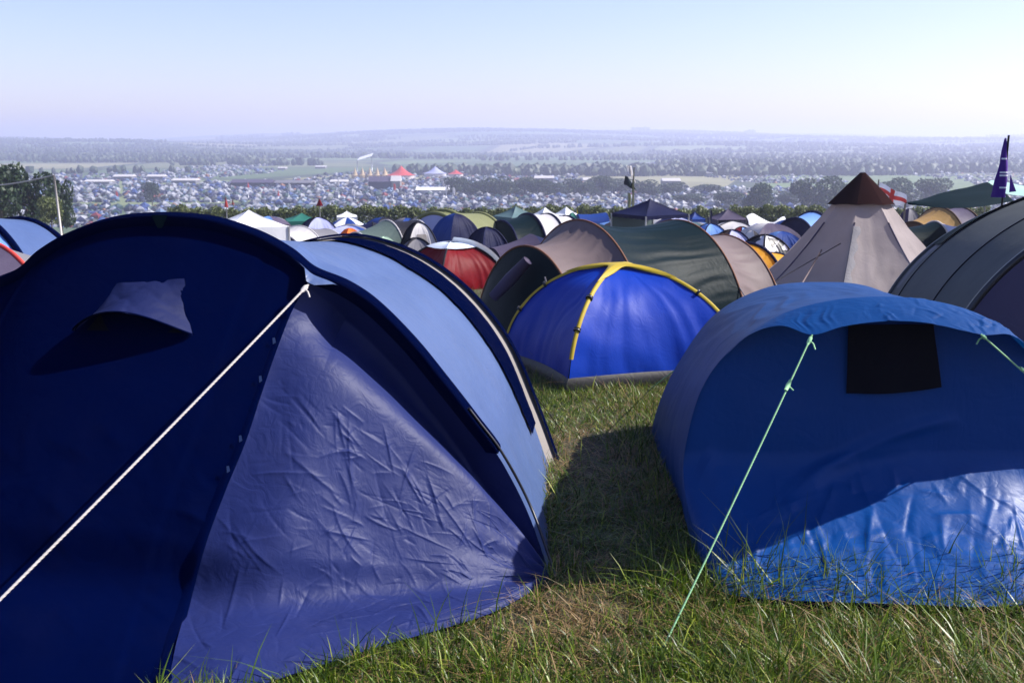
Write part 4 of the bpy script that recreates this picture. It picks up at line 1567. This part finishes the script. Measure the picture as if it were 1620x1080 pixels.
def make_tree_meshes(seed, h, wd, n, leaf, low=0.2, lobes=10):
    rg = np.random.default_rng(seed)
    pts = crown_pts(n, h, wd, rg, lobes, low)
    pts = pts[pts[:, 2] > low * h * 0.6]
    V, F = leaf_quads(pts, leaf, rg)
    cm = MB().raw(V, F.tolist())
    tm = MB()
    tm.tube([[0, 0, -0.4], [0.01 * h, 0, 0.2 * h], [0, 0.02 * h, 0.5 * h], [0.02 * h, 0, 0.8 * h]], [0.035 * h, 0.028 * h, 0.018 * h, 0.006 * h], 8)
    for i in range(6):
        a = rg.uniform(0, 6.28)
        z = rg.uniform(0.22, 0.55) * h
        e = np.array([math.cos(a), math.sin(a), 0.7]) * wd * rg.uniform(0.22, 0.36)
        s = np.array([0, 0, z])
        tm.tube([s, s + e * 0.5 + [0, 0, 0.02 * h], s + e], [0.014 * h, 0.009 * h, 0.003 * h], 5)
    return cm, tm


TREE_CACHE = {}


def tree(label, x, y, h, wd, variant, group=None, mat='leaf', z=None, name="tree"):
    key = (variant, mat)
    if key not in TREE_CACHE:
        cm, tm = make_tree_meshes(variant * 13 + 5, 1.0, 1.15, 2600, 0.042, lobes=11)
        c = cm.build("crown", M[mat], None, smooth=False)
        k = tm.build("trunk", M['bark'], None)
        TREE_CACHE[key] = (c, k)
        first = True
    else:
        first = False
    c, k = TREE_CACHE[key]
    t = thing(name, label, "tree", (x, y, gz(x, y) if z is None else z), group)
    t.scale = (wd / 1.15, wd / 1.15, h)
    t.rotation_euler = (0, 0, rng.uniform(0, 6.28))
    for o in (c, k):
        if not first:
            q = o.copy()
            COL.objects.link(q)
        else:
            q = o
        q.parent = t
    return t


def tree_at(label, pxc, py_top, Y, wpx, variant, group=None, mat='leaf'):
    x = X(pxc, Y)
    h = hgt(pxc, py_top, Y)
    tree(label, x, Y, h, wpx / FPX * Y, variant, group, mat)


# hedge beyond the near field
def hedge():
    rg = np.random.default_rng(5)
    Y0 = 76
    xa, xb = X(270, Y0), X(1560, Y0)
    n = 60000
    u = rg.random(n)
    x = xa + (xb - xa) * u
    hh = 1.95 + 0.10 * np.sin(x * 0.4) + 0.08 * np.sin(x * 2.3 + 1) + 0.10 * np.sin(x * 5.1)
    th = rg.uniform(0, math.pi, n)
    rad = rg.uniform(0.75, 1.02, n)
    y = Y0 + 0.75 * np.cos(th) * rad
    z = np.abs(np.sin(th)) ** 0.7 * hh * rad
    z = z + T(x, y)
    V, F = leaf_quads(np.stack([x, y, z], 1), 0.10, rg)
    o = MB().raw(V, F.tolist()).build("hedge", M['hedge'], smooth=False)
    add_props(o, "long green hedge between the near tents and the valley", "hedge")


hedge()

# trees: left clump near, dark trees on the right, hazy row across the valley
tree_at("dark broad tree at the far left edge behind the blue tent", 6, 253, 92, 92, 1, None, 'leaf_dark')
tree_at("tall bushy tree behind the leaning pole at left", 62, 270, 96, 84, 2, None, 'leaf_dark')
tree_at("low pale bush below the trees beside the leaning pole", 84, 312, 84, 44, 3, None, 'hedge')
tree_at("rounded shrub right of the leaning pole at left", 100, 288, 100, 40, 4, None, 'leaf_dark')
tree_at("squat dark tree standing among the valley tents at left", 245, 289, 430, 34, 3, None, 'leaf_dark')
for i, (px, py, wpx, v) in enumerate([(1195, 287, 66, 1), (1290, 277, 80, 2), (1335, 292, 60, 3), (1408, 284, 78, 4), (1475, 280, 70, 1), (1150, 304, 56, 3), (1245, 304, 50, 4), (1090, 306, 60, 2)]):
    tree_at(["round dark tree left of the pair beyond the hedge", "broad loose-crowned tree just left of the teepee cap", "low tree hidden half by the teepee cap", "tree seen behind the red cross flag", "tree rising behind the left end of the teal tarp", "low tree left of the round dark tree", "small tree filling the gap between the round and broad trees", "low tree right of the dark blue gazebo beyond the hedge"][i], px, py, 350 + 14 * i, wpx, v, "dark trees beyond the hedge", 'leaf_dark')
pxs = [722, 742, 765, 790, 806, 830, 852, 876, 902, 925, 950, 970, 1030, 1062, 1118, 1008]
for i, px in enumerate(pxs):
    tree_at("hazy tree in the dark row across the middle of the valley", px, 279 + (i * 7 % 5) * 2.4 + (6 if px > 1000 else 0), 500 + (i % 3) * 9, 38 + (i * 5 % 4) * 6, 1 + i % 4, "row of trees across the valley", 'leaf_dark')
for i, (px, py, w_) in enumerate([(1362, 262, 60), (1395, 264, 50), (1432, 266, 46), (1520, 277, 60), (1560, 280, 60), (1605, 278, 60), (1455, 283, 60)]):
    tree_at("pale hazy tree in the wood far behind the teepee", px, py, 900 + 15 * i, w_, 1 + i % 4, "hazy wood behind the teepee", 'leaf_dark')


# ------------------------------------------------------------------ leaning pole with a wire
def wire_pole():
    Y0 = 70
    top = P(85, 277, Y0)
    base = P(96, 356, Y0)
    base[2] = gz(base[0], Y0)
    t = thing("utility_pole", "leaning pale pole carrying a wire at the left of the field", "pole", base)
    TUBE("pole", [base, top], 0.075, M['palewood'], t)
    s = np.linspace(0, 1, 20)[:, None]
    e = P(-120, 290, Y0 + 10)
    w_ = top * (1 - s) + e * s
    w_[:, 2] -= 0.5 * (4 * s * (1 - s))[:, 0]
    TUBE("wire", w_, 0.05, M['palewood'], t)


wire_pole()

# ------------------------------------------------------------------ valley tents
VM = [('white', plain("valley_white_fabric", (0.238, 0.245, 0.274), 0.5)), ('blue', plain("valley_blue_fabric", (0.018, 0.043, 0.158), 0.5)), ('navy', plain("valley_navy_fabric", (0.006, 0.010, 0.043), 0.5)),
      ('grey', plain("valley_grey_fabric", (0.094, 0.094, 0.115), 0.5)), ('green', plain("valley_green_fabric", (0.012, 0.043, 0.040), 0.5)), ('red', plain("valley_red_fabric", (0.144, 0.018, 0.018), 0.5)),
      ('orange', plain("valley_orange_fabric", (0.180, 0.072, 0.022), 0.5)), ('pale blue', plain("valley_pale_fabric", (0.086, 0.137, 0.230), 0.5)), ('dark', plain("valley_dark_fabric", (0.014, 0.017, 0.022), 0.5))]
VW = np.array([0.07, 0.14, 0.24, 0.16, 0.14, 0.02, 0.016, 0.06, 0.17])
VW = VW / VW.sum()


def mini_dome(seg=8):
    V = []
    for r, z in ((1.0, 0), (0.86, 0.5), (0.5, 0.86)):
        for i in range(seg):
            a = 2 * math.pi * i / seg
            k = 1.0 if i % 2 == 0 else 0.86
            V.append((r * k * math.cos(a), r * k * math.sin(a), z))
    V.append((0, 0, 1))
    F = []
    for j in range(2):
        for i in range(seg):
            F.append((j * seg + i, j * seg + (i + 1) % seg, (j + 1) * seg + (i + 1) % seg, (j + 1) * seg + i))
    for i in range(seg):
        F.append((2 * seg + i, 2 * seg + (i + 1) % seg, 3 * seg))
    return np.array(V, float), F


def mini_gaz():
    V = np.array([(-1, -1, 0.55), (1, -1, 0.55), (1, 1, 0.55), (-1, 1, 0.55), (0, 0, 1.05), (-1, -1, 0), (1, -1, 0), (1, 1, 0), (-1, 1, 0)], float) * [0.9, 0.9, 1.25]
    return V, [(0, 1, 4), (1, 2, 4), (2, 3, 4), (3, 0, 4), (5, 6, 1, 0), (6, 7, 2, 1), (7, 8, 3, 2), (8, 5, 0, 3)]


def valley():
    rg = np.random.default_rng(21)
    n = 44000
    y = np.concatenate([rg.uniform(318, 700, 30000), rg.uniform(700, 1250, 14000)])
    u = rg.uniform(-0.60, 0.62, n)
    x = u * y
    pp = 222 + (EYE - T(x, y)) / y * FPX
    px = 810 + u * FPX
    lim = np.where(px < 330, 291, np.where(px < 640, 286, np.where(px < 720, 296, 302)))
    keep = ((pp > lim) | ((y > 530) & (vnoise(np.stack([x, y * 0.6, x * 0], 1), 0.011, 9) > np.where(u > -0.06, -0.25, 0.1) + 0.5 * sstep(800, 1250, y)))) & (vnoise(np.stack([x, y, x * 0], 1), 0.02, 3) > -0.75)
    keep &= ~((px > 1130) & (pp < 316) & (rg.random(n) < 0.5))
    for bx, by, rx, ry in BUSY:
        keep &= ~((np.abs(x - bx) < rx) & (np.abs(y - by) < ry))
    # lanes between camps
    keep &= ~(np.abs(np.sin(x / 34 + y / 90)) < 0.05)
    x, y = x[keep], y[keep]
    # thin to a minimum spacing with a grid
    cell = {}
    sel = []
    for i in range(len(x)):
        kx = (int(x[i] // 2.5), int(y[i] // 3.7))
        if kx in cell:
            continue
        cell[kx] = 1
        sel.append(i)
    x, y = x[sel], y[sel]
    z = T(x, y)
    col = rg.choice(len(VM), len(x), p=VW)
    typ = rg.random(len(x)) < 0.16
    order = np.argsort(y)
    dV, dF = mini_dome()
    gV, gF = mini_gaz()
    protos = {}
    mass = MB()
    near = []
    for r, i in enumerate(order):
        s = np.array([rg.uniform(0.8, 1.9), rg.uniform(0.8, 1.4), rg.uniform(0.65, 1.2)])
        if typ[i]:
            s = np.array([1.5, 1.5, 1.8])
            if rg.random() < 0.4:
                col[i] = 0
        a = rg.uniform(0, math.pi)
        if r < 300:
            key = (int(col[i]), bool(typ[i]))
            nm = VM[key[0]][0]
            if key not in protos:
                o = MB().raw(gV if typ[i] else dV, gF if typ[i] else dF).build("distant_gazebo" if typ[i] else "distant_tent", VM[key[0]][1], None, smooth=False)
                protos[key] = o
            else:
                o = protos[key].copy()
                COL.objects.link(o)
            o.location = (x[i], y[i], z[i] - 0.05)
            o.scale = s
            o.rotation_euler = (0, 0, a)
            if typ[i]:
                add_props(o, "tiny %s peaked gazebo among the valley tents just beyond the hedge" % nm, "gazebo", "gazebos in the valley camp")
            else:
                add_props(o, "tiny %s dome tent in the valley camp just beyond the hedge" % nm, "tent", "tents in the valley camp")
        else:
            V, F = (gV, gF) if typ[i] else (dV, dF)
            c, sn = math.cos(a), math.sin(a)
            W_ = V * s
            W_ = np.stack([W_[:, 0] * c - W_[:, 1] * sn + x[i], W_[:, 0] * sn + W_[:, 1] * c + y[i], W_[:, 2] + z[i] - 0.05], 1)
            mass.raw(W_, F, int(col[i]))
    o = mass.build("distant_tents", [m for _, m in VM], None, smooth=False)
    add_props(o, "sea of tiny far tents filling the valley floor", "tents", kind="stuff")




# ------------------------------------------------------------------ festival structures across the valley
BUSY = []


def bigtop(label, pxc, py0, py1, Y, wpx, mat, peaks=1, group=None, name="big_top"):
    x = X(pxc, Y)
    z0 = gz(x, Y)
    base = P(pxc, py1, Y)
    h = P(pxc, py0, Y)[2] - z0
    wd = wpx / FPX * Y
    t = thing(name, label, "marquee", (x, Y, z0), group)
    BUSY.append((x, Y, wd / 2 + 2, wd / 2 / peaks + 4))
    mb = MB()
    eav = max(2.2, h * 0.28)
    for k in range(peaks):
        cx = x + (k - (peaks - 1) / 2) * wd / peaks
        r = wd / peaks / 2 * 1.05
        th = np.linspace(0, 2 * math.pi, 25)
        q = np.linspace(0, 1, 9)[:, None]
        prof = eav + (h - eav) * q ** 1.7
        rr = r * (1 - q) * (1 + 0.06 * np.cos(8 * th)[None] * (1 - q))
        mb.grid(np.stack(np.broadcast_arrays(cx + rr * np.cos(th)[None], Y + rr * np.sin(th)[None], z0 + prof), -1))
    mb.build("canopy", mat, t)
    mb = MB()
    for k in range(peaks):
        cx = x + (k - (peaks - 1) / 2) * wd / peaks
        r = wd / peaks / 2 * 0.98
        th = np.linspace(0, 2 * math.pi, 25)
        mb.grid(np.stack([np.stack([cx + r * np.cos(th), Y + r * np.sin(th), np.full(25, z0)], 1), np.stack([cx + r * np.cos(th), Y + r * np.sin(th), np.full(25, z0 + eav * 0.98)], 1)], 0))
    mb.build("side_wall", M['sand'] if mat is M['sand'] else M['offwhite'], t)
    return t


bigtop("red big top tent far across the valley", 637, 262, 281, 732, 42, M['redpink'])
bigtop("pale blue big top far off right of the red big top", 690, 263, 277, 785, 36, M['lav'])
bigtop("pale pink far marquee in the haze", 722, 268, 278, 771, 24, M['redpink'])
bigtop("white marquee with three peaks at the valley edge of the tents", 757, 295, 305, 520, 44, M['white'], 3)
bigtop("sandy canvas enclosure with a row of peaks left of the red big top", 588, 264, 281, 735, 58, M['sand'], 5)


def shed(label, pxc, py0, Y, wpx, dep, wall, roof, name="marquee", cat="marquee"):
    x = X(pxc, Y)
    z0 = gz(x, Y)
    h = max(2.5, P(pxc, py0, Y)[2] - z0)
    wd = wpx / FPX * Y
    t = thing(name, label, cat, (x, Y, z0))
    BUSY.append((x, Y, wd / 2 + 2, dep / 2 + 3))
    MB().box((x, Y, z0 + h * 0.31), (wd, dep, h * 0.62)).build("wall", wall, t, smooth=False)
    e = h * 0.62
    V = [(x - wd / 2 - .3, Y - dep / 2 - .3, z0 + e), (x + wd / 2 + .3, Y - dep / 2 - .3, z0 + e), (x + wd / 2 + .3, Y + dep / 2 + .3, z0 + e), (x - wd / 2 - .3, Y + dep / 2 + .3, z0 + e), (x - wd / 2 - .3, Y, z0 + h), (x + wd / 2 + .3, Y, z0 + h)]
    MB().raw(V, [(0, 1, 5, 4), (2, 3, 4, 5), (0, 4, 3), (1, 2, 5)]).build("roof", roof, t, smooth=False)


shed("long white marquee at the right end of the valley tents by the tree row", 692, 296, 525, 62, 9, M['offwhite'], M['white'])
shed("long dark farm shed beyond the tents at left centre", 405, 284, 608, 62, 14, M['dkgrey'], M['mauve'], "farm_shed", "shed")
shed("long dark farm shed with pale roof, right of its twin", 470, 285, 612, 56, 14, M['dkgrey'], M['grey'], "farm_shed", "shed")
shed("dark stage block below the sandy enclosure", 606, 279, 575, 36, 14, M['darknavy'], M['mauve'], "stage", "stage")
shed("pale narrow tower block right of the dark stage", 629, 278, 572, 14, 8, M['cream'], M['offwhite'], "tower", "tower")
for i, (px, py, Y, wpx) in enumerate([(205, 276, 720, 34), (255, 276, 722, 30), (165, 284, 640, 46), (300, 282, 654, 44), (512, 262, 1000, 18), (452, 264, 960, 14), (540, 284, 635, 30), (1058, 282, 635, 32), (940, 281, 654, 44), (860, 278, 685, 34), (1110, 270, 785, 26)]):
    shed(["pale marquee left of a pair at the far left of the valley", "pale marquee right of a pair at the far left of the valley", "long low white marquee behind the left valley tents", "long low white marquee left of the farm sheds", "white barn roof on the hillside, larger", "white barn roof on the hillside, smaller", "pale marquee between the farm shed and the stage", "white marquee behind the tree row right of the tall flags", "long pale marquee behind the tree row left of the tall flags", "pale marquee behind the middle of the tree row", "pale far marquee above the dark blue gazebo"][i], px, py, Y, wpx * 0.85, 10, M['grey'], M['offwhite'])


def white_slope(px0, py0, px1, py1, Y):
    a, b = P(px0, py0, Y), P(px1, py1, Y)
    t = thing("canvas_roof", "long slanting white canvas roof above the sandy enclosure", "marquee", (a[0], Y, gz(a[0], Y)))
    g = np.stack([np.linspace(a, b, 12), np.linspace(a, b, 12) + [0, 12, 2.5]], 0)
    G("roof", g, M['white'], t)
    mb = MB()
    for q in (a, b):
        mb.tube([[q[0], Y, gz(q[0], Y)], q], 0.3, 6)
    mb.build("mast", M['steel'], t)


white_slope(565, 254, 588, 247, 900)


valley()

# signs / flags
def feather(label, px, py_top, py_base, Y, mat, wpx=5, group=None, tri=False):
    top = P(px, py_top, Y)
    bx = top[0]
    zb = gz(bx, Y)
    t = thing("banner_flag", label, "flag", (bx, Y, zb), group)
    TUBE("pole", [[bx, Y, zb], [bx + 0.02, Y, top[2]]], 0.0006 * Y * 0.5 + 0.01, M['steel'], t)
    hh = top[2] - P(px, py_base, Y)[2]
    wd = wpx / FPX * Y
    n = 8
    v = np.linspace(0, 1, n)[:, None]
    s = np.linspace(0, 1, 7)[None]
    k = (v * 0.9 + 0.1) if tri else (0.8 + 0.2 * np.sin(3 * v))
    g = np.stack(np.broadcast_arrays(bx + wd * s * k - (wd * 0.5 * k if tri else 0), Y + 0.15 * wd * np.sin(6 * s + 2 * v), top[2] - hh * v - 0.12 * hh * s * (0 if tri else 1)), -1)
    G("flag", g, mat, t)


feather("red banner on a pole left of the white gazebo", 357, 311, 328, 72, M['redpink'], 6, None, True)
feather("small red pennant right of the red banner", 368, 314, 324, 78, M['redpink'], 4, None, True)
feather("dark red triangular flag above the green gazebo", 505, 314, 326, 66, M['red'], 11, None, True)


def tall_flag(label, corners, Y, mat, polepx, mark=None):
    pt = P(polepx[0], polepx[1], Y)
    zb = gz(pt[0], Y)
    t = thing("tall_flag", label, "flag", (pt[0], Y, zb))
    TUBE("pole", [[pt[0] + 0.05, Y, zb], pt], 0.03, M['olive'], t)
    c = [P(x, y, Y) for x, y in corners]
    n = 14
    u = np.linspace(0, 1, n)[None, :, None]
    v = np.linspace(0, 1, n)[:, None, None]
    g = (1 - v) * ((1 - u) * c[0] + u * c[1]) + v * ((1 - u) * c[3] + u * c[2])
    g = g + np.array([0, 1, 0]) * (0.12 * np.sin(7 * u + 3 * v)) + np.array([0, 0, 0.02]) * np.sin(9 * u)
    mb = MB()
    mb.grid(g)
    if mark:
        mb.M = [1 if ((i // 13 + 2 * (i % 13)) % 7 < 2 and 2 < i % 13 < 11) else 0 for i in range(169)]
        mb.build("flag", [mat, mark], t)
    else:
        mb.build("flag", mat, t)


tall_flag("white flag with brown marks streaming high above the dark blue gazebo", [(991, 262), (999, 263), (1006, 290), (995, 276)], 60, M['offwhite'], (1003, 265), M['brown'])
tall_flag("black flag drooping below the white one above the dark blue gazebo", [(989, 278), (994, 280), (1007, 302), (987, 292)], 60.4, M['dk_green'], (1001, 280))
feather("slim yellow banner left of the dark blue gazebo", 993, 304, 326, 58, M['olive'], 6)
feather("slim yellow banner by the white gazebo pair", 911, 331, 340, 58, M['yellow'], 3)
feather("tall dark banner by the mauve gazebo", 1123, 331, 348, 43, M['darknavy'], 4)
for i, (px, py) in enumerate([(392, 287), (456, 290), (535, 284), (622, 290), (706, 292), (716, 296), (440, 300), (300, 296), (560, 299), (182, 302), (640, 304)]):
    feather("thin pale banner flag standing among the valley tents", px, py, py + 10, 470, M['offwhite'] if i % 3 else M['redpink'], 4, "pale banners in the valley", i % 2 == 0)


# ------------------------------------------------------------------ far woods and hedgerows on the hills
def woods():
    rg = np.random.default_rng(31)
    # base blob: icosahedron split once
    ph = (1 + 5 ** 0.5) / 2
    V = np.array([(-1, ph, 0), (1, ph, 0), (-1, -ph, 0), (1, -ph, 0), (0, -1, ph), (0, 1, ph), (0, -1, -ph), (0, 1, -ph), (ph, 0, -1), (ph, 0, 1), (-ph, 0, -1), (-ph, 0, 1)], float)
    V /= np.linalg.norm(V[0])
    F = [(0, 11, 5), (0, 5, 1), (0, 1, 7), (0, 7, 10), (0, 10, 11), (1, 5, 9), (5, 11, 4), (11, 10, 2), (10, 7, 6), (7, 1, 8), (3, 9, 4), (3, 4, 2), (3, 2, 6), (3, 6, 8), (3, 8, 9), (4, 9, 5), (2, 4, 11), (6, 2, 10), (8, 6, 7), (9, 8, 1)]
    pts = []
    for k_ in range(190):
        y = 760 * (5.4) ** rg.random() if k_ < 14 else rg.uniform(1350, 4300)
        x = y * rg.uniform(-0.6, 0.6)
        L = rg.uniform(80, 420)
        a = rg.choice([0.05, 0.12, -0.1, 0.9]) + rg.normal() * 0.1
        k = int(L / 5)
        for s in np.linspace(-L / 2, L / 2, k):
            if rg.random() < 0.85:
                pts.append((x + s * math.cos(a) + rg.normal() * 2, y + s * math.sin(a) + rg.normal() * 2, rg.uniform(2.2, 4.6)))
    for k_ in range(64):
        y = 820 * 1.5 ** rg.random() if k_ < 5 else rg.uniform(1250, 4300)
        x = y * rg.uniform(-0.6, 0.6)
        rx, ry = rg.uniform(50, 200) * (1 + y / 2500), rg.uniform(12, 40) * (1 + y / 2500)
        for s in range(int(rx * ry / (14 + y / 90))):
            a, r = rg.uniform(0, 6.28), math.sqrt(rg.random())
            pts.append((x + rx * r * math.cos(a), y + ry * r * math.sin(a), rg.uniform(2.6, 5.5)))
    # clumps on the skyline
    for px in (362, 372, 385, 411, 470, 760, 800, 880, 1010, 1180):
        for _ in range(14):
            y = 4250 + rg.uniform(-60, 60)
            pts.append((X(px, y) + rg.normal() * 18, y, rg.uniform(6, 12)))
    pts = np.array(pts)
    pts = pts[pts[:, 1] > 720]
    z = T(pts[:, 0], pts[:, 1])
    n = len(pts)
    J = rg.uniform(0.7, 1.3, (n, 12, 1))
    W_ = V[None] * J * pts[:, 2][:, None, None] * np.array([0.8, 0.8, 0.95])
    W_ = W_ + np.stack([pts[:, 0], pts[:, 1], z + pts[:, 2] * 0.75], 1)[:, None]
    FF = (np.array(F)[None] + 12 * np.arange(n)[:, None, None]).reshape(-1, 3)
    o = MB().raw(W_.reshape(-1, 3), FF.tolist()).build("woodland", M['leaf_dark'], None, smooth=False)
    add_props(o, "far woods and hedgerows on the hazy hills", "woods", kind="stuff")


woods()


# ------------------------------------------------------------------ grass
def grass():
    rg = np.random.default_rng(77)

    def blades(x, y, h, wd, lean, mat):
        n = len(x)
        a = rg.uniform(0, 2 * math.pi, n)
        fa = a + math.pi / 2 + rg.normal(0, 0.4, n)
        z = T(x, y) - 0.01
        base = np.stack([x, y, z], 1)
        rows = []
        for s in (0, 0.35, 0.7, 1.0):
            ww = wd * (1 - s) ** 0.6 if s < 1 else wd * 0.05
            off = lean * h * s ** 1.8
            c = base + np.stack([np.cos(a) * off, np.sin(a) * off, h * s * (1 - 0.25 * np.clip(lean, 0, 1.6) * s)], 1)
            sd = np.stack([np.cos(fa), np.sin(fa), np.zeros(n)], 1) * (ww / 2)[:, None]
            rows.append(c - sd)
            rows.append(c + sd)
        V = np.stack(rows, 1)
        F0 = np.array([(0, 1, 3, 2), (2, 3, 5, 4), (4, 5, 7, 6)])
        F = (F0[None] + 8 * np.arange(n)[:, None, None]).reshape(-1, 4)
        return V.reshape(-1, 3), F

    # sampling area: the strip in front and the gap between the two near tents
    n = 230000
    y = 2.9 + 9.0 * rg.random(n) ** 1.7
    x = rg.uniform(-1.9, 3.4, n)
    u = 810 + x / y * FPX
    inside = (u > -120) & (u < 1760)
    # keep off the tent floors
    left_t = (y > 4.35) & (x < 0.12)
    hq = np.array([PG(px, py) for px, py in ((200, 1120), (268, 1084), (372, 1092), (470, 1066), (600, 1024), (700, 996), (780, 970), (836, 940), (872, 915))])
    tri = (x < 0.16) & (y > np.interp(x, hq[:, 0], hq[:, 1]) - 0.03)
    left2 = (x < -1.2)
    right_t = (y > 4.14) & (x > 0.88 + 0.035 * (y - 4.4)) & (y < 7.2)
    ydome = (y > 9.15 + (x - 0.5) * 0.45) & (x > 0.3)
    ydome |= (y > 9.3)
    keep = inside & ~left_t & ~tri & ~left2 & ~right_t & ~ydome
    x, y = x[keep], y[keep]
    p = np.stack([x, y, 0 * x], 1)
    dn = vnoise(p, 1.2, 4) + 0.5 * vnoise(p, 4, 5)
    # worn dry patch in the gap, trampled strip between the tents
    patch = np.exp(-(((x - 0.42) / 0.22) ** 2 + ((y - 6.4) / 0.7) ** 2))
    tramp = np.exp(-(((x - 0.48) / 0.3) ** 2)) * (y > 4.3) * (y < 8.0)
    drop = rg.random(len(x)) < 0.08 * tramp + 0.45 * patch
    x, y, dn, patch, tramp = x[~drop], y[~drop], dn[~drop], patch[~drop], tramp[~drop]
    h = rg.gamma(4, 0.02, len(x)) * (1 - 0.25 * tramp) * np.clip(1 + 0.35 * dn + 0.55 * vnoise(np.stack([x, y, 0 * x], 1), 9, 8), 0.25, 2.2)
    edge = np.exp(-((y - 4.02) / 0.13) ** 2) * (x > 0.5)
    h = h * (1 + 0.5 * edge) * (0.66 + 0.5 * sstep(0.45, 0.85, x) * (y < 4.6) + 0.22 * (y > 4.4)) + 0.012
    dry = rg.random(len(x)) < np.clip(0.32 + 0.32 * dn + 0.5 * patch - 0.25 * edge + 0.5 * np.exp(-(((x - 0.15) / 0.4) ** 2 + ((y - 3.75) / 0.3) ** 2)), 0.06, 0.9)
    wd = rg.uniform(0.0035, 0.0095, len(x))
    lean = rg.gamma(2, 0.36, len(x)) + 0.5 * tramp
    mb_v, mb_f, mi = [], [], []
    off = 0
    for sel, m in ((~dry, 0), (dry, 1)):
        ln = lean[sel] + (0.6 if m else 0)
        V, F = blades(x[sel], y[sel], h[sel] * (0.8 if m else 1), wd[sel] * (0.75 if m else 1), ln, None)
        mb_v.append(V)
        mb_f.append(F + off)
        off += len(V)
        mi.append(np.full(len(F), m))
    # tall stems along the front of the right tent and beside the left tent hem
    k = 330
    xs = rg.uniform(0.6, 2.5, k)
    ysx = 3.98 + rg.normal(0, 0.10, k) - 0.05 * np.clip(1.0 - xs, 0, 1)
    k2 = 45
    xs2 = rg.uniform(-1.1, 0.25, k2)
    ys2 = np.interp(xs2, hq[:, 0], hq[:, 1]) - 0.05 - np.abs(rg.normal(0, 0.07, k2))
    k3 = 200
    xs3 = rg.uniform(0.75, 1.0, k3)
    ys3 = rg.uniform(3.75, 4.4, k3)
    xs, ysx = np.concatenate([xs, xs2, xs3]), np.concatenate([ysx, ys2, ys3])
    V, F = blades(xs, ysx, rg.uniform(0.10, 0.27, len(xs)), rg.uniform(0.004, 0.008, len(xs)), rg.gamma(2, 0.28, len(xs)), None)
    mb_v.append(V)
    mb_f.append(F + off)
    off += len(V)
    mi.append(np.zeros(len(F), int))
    n4 = 70000
    y4 = 3 + 27 * rg.random(n4) ** 1.3
    x4 = rg.uniform(-1, 1, n4) * (5 + 0.6 * y4)
    out4 = ~((y4 < 9.4) & (x4 > -3.5) & (x4 < 3.3))
    out4 |= (y4 < 4.2) & (x4 > 2.6)
    x4, y4 = x4[out4], y4[out4]
    V, F = blades(x4, y4, rg.gamma(4, 0.02, len(x4)) + 0.02, rg.uniform(0.007, 0.018, len(x4)), rg.gamma(2, 0.4, len(x4)), None)
    mb_v.append(V)
    mb_f.append(F + off)
    off += len(V)
    mi.append(np.repeat((rg.random(len(x4)) < 0.3).astype(int), 3))
    V = np.vstack(mb_v)
    F = np.vstack(mb_f)
    mi = np.concatenate(mi)
    me = bpy.data.meshes.new("grass")
    me.vertices.add(len(V))
    me.vertices.foreach_set("co", V.ravel())
    me.loops.add(F.size)
    me.loops.foreach_set("vertex_index", F.ravel().astype(np.int32))
    me.polygons.add(len(F))
    me.polygons.foreach_set("loop_start", np.arange(0, F.size, 4, dtype=np.int32))
    me.materials.append(M['grassgreen'])
    me.materials.append(M['grassdry'])
    me.polygons.foreach_set("material_index", mi.astype(np.int32))
    me.update(calc_edges=True)
    me.validate()
    o = bpy.data.objects.new("grass", me)
    COL.objects.link(o)
    add_props(o, "rough green and straw-coloured grass between the tents", "grass", kind="stuff")


grass()


# ------------------------------------------------------------------ haze
def haze():
    m = bpy.data.materials.new("valley_haze")
    m.use_nodes = True
    n, l = m.node_tree.nodes, m.node_tree.links
    n.clear()
    out = n.new("ShaderNodeOutputMaterial")
    pv = n.new("ShaderNodeVolumePrincipled")
    pv.inputs["Color"].default_value = (0.70, 0.73, 1.0, 1)
    pv.inputs["Density"].default_value = 0.00043
    pv.inputs["Anisotropy"].default_value = 0.3
    pv.inputs["Density Attribute"].default_value = ""
    l.new(pv.outputs[0], out.inputs["Volume"])
    m.cycles.homogeneous_volume = True
    o = MB().box((0, 2830, -4), (12000, 5760, 126)).build("haze", m, None, smooth=False)
    add_props(o, "pale blue haze filling the valley air", "haze", kind="stuff")
    o.display_type = 'WIRE'


haze()
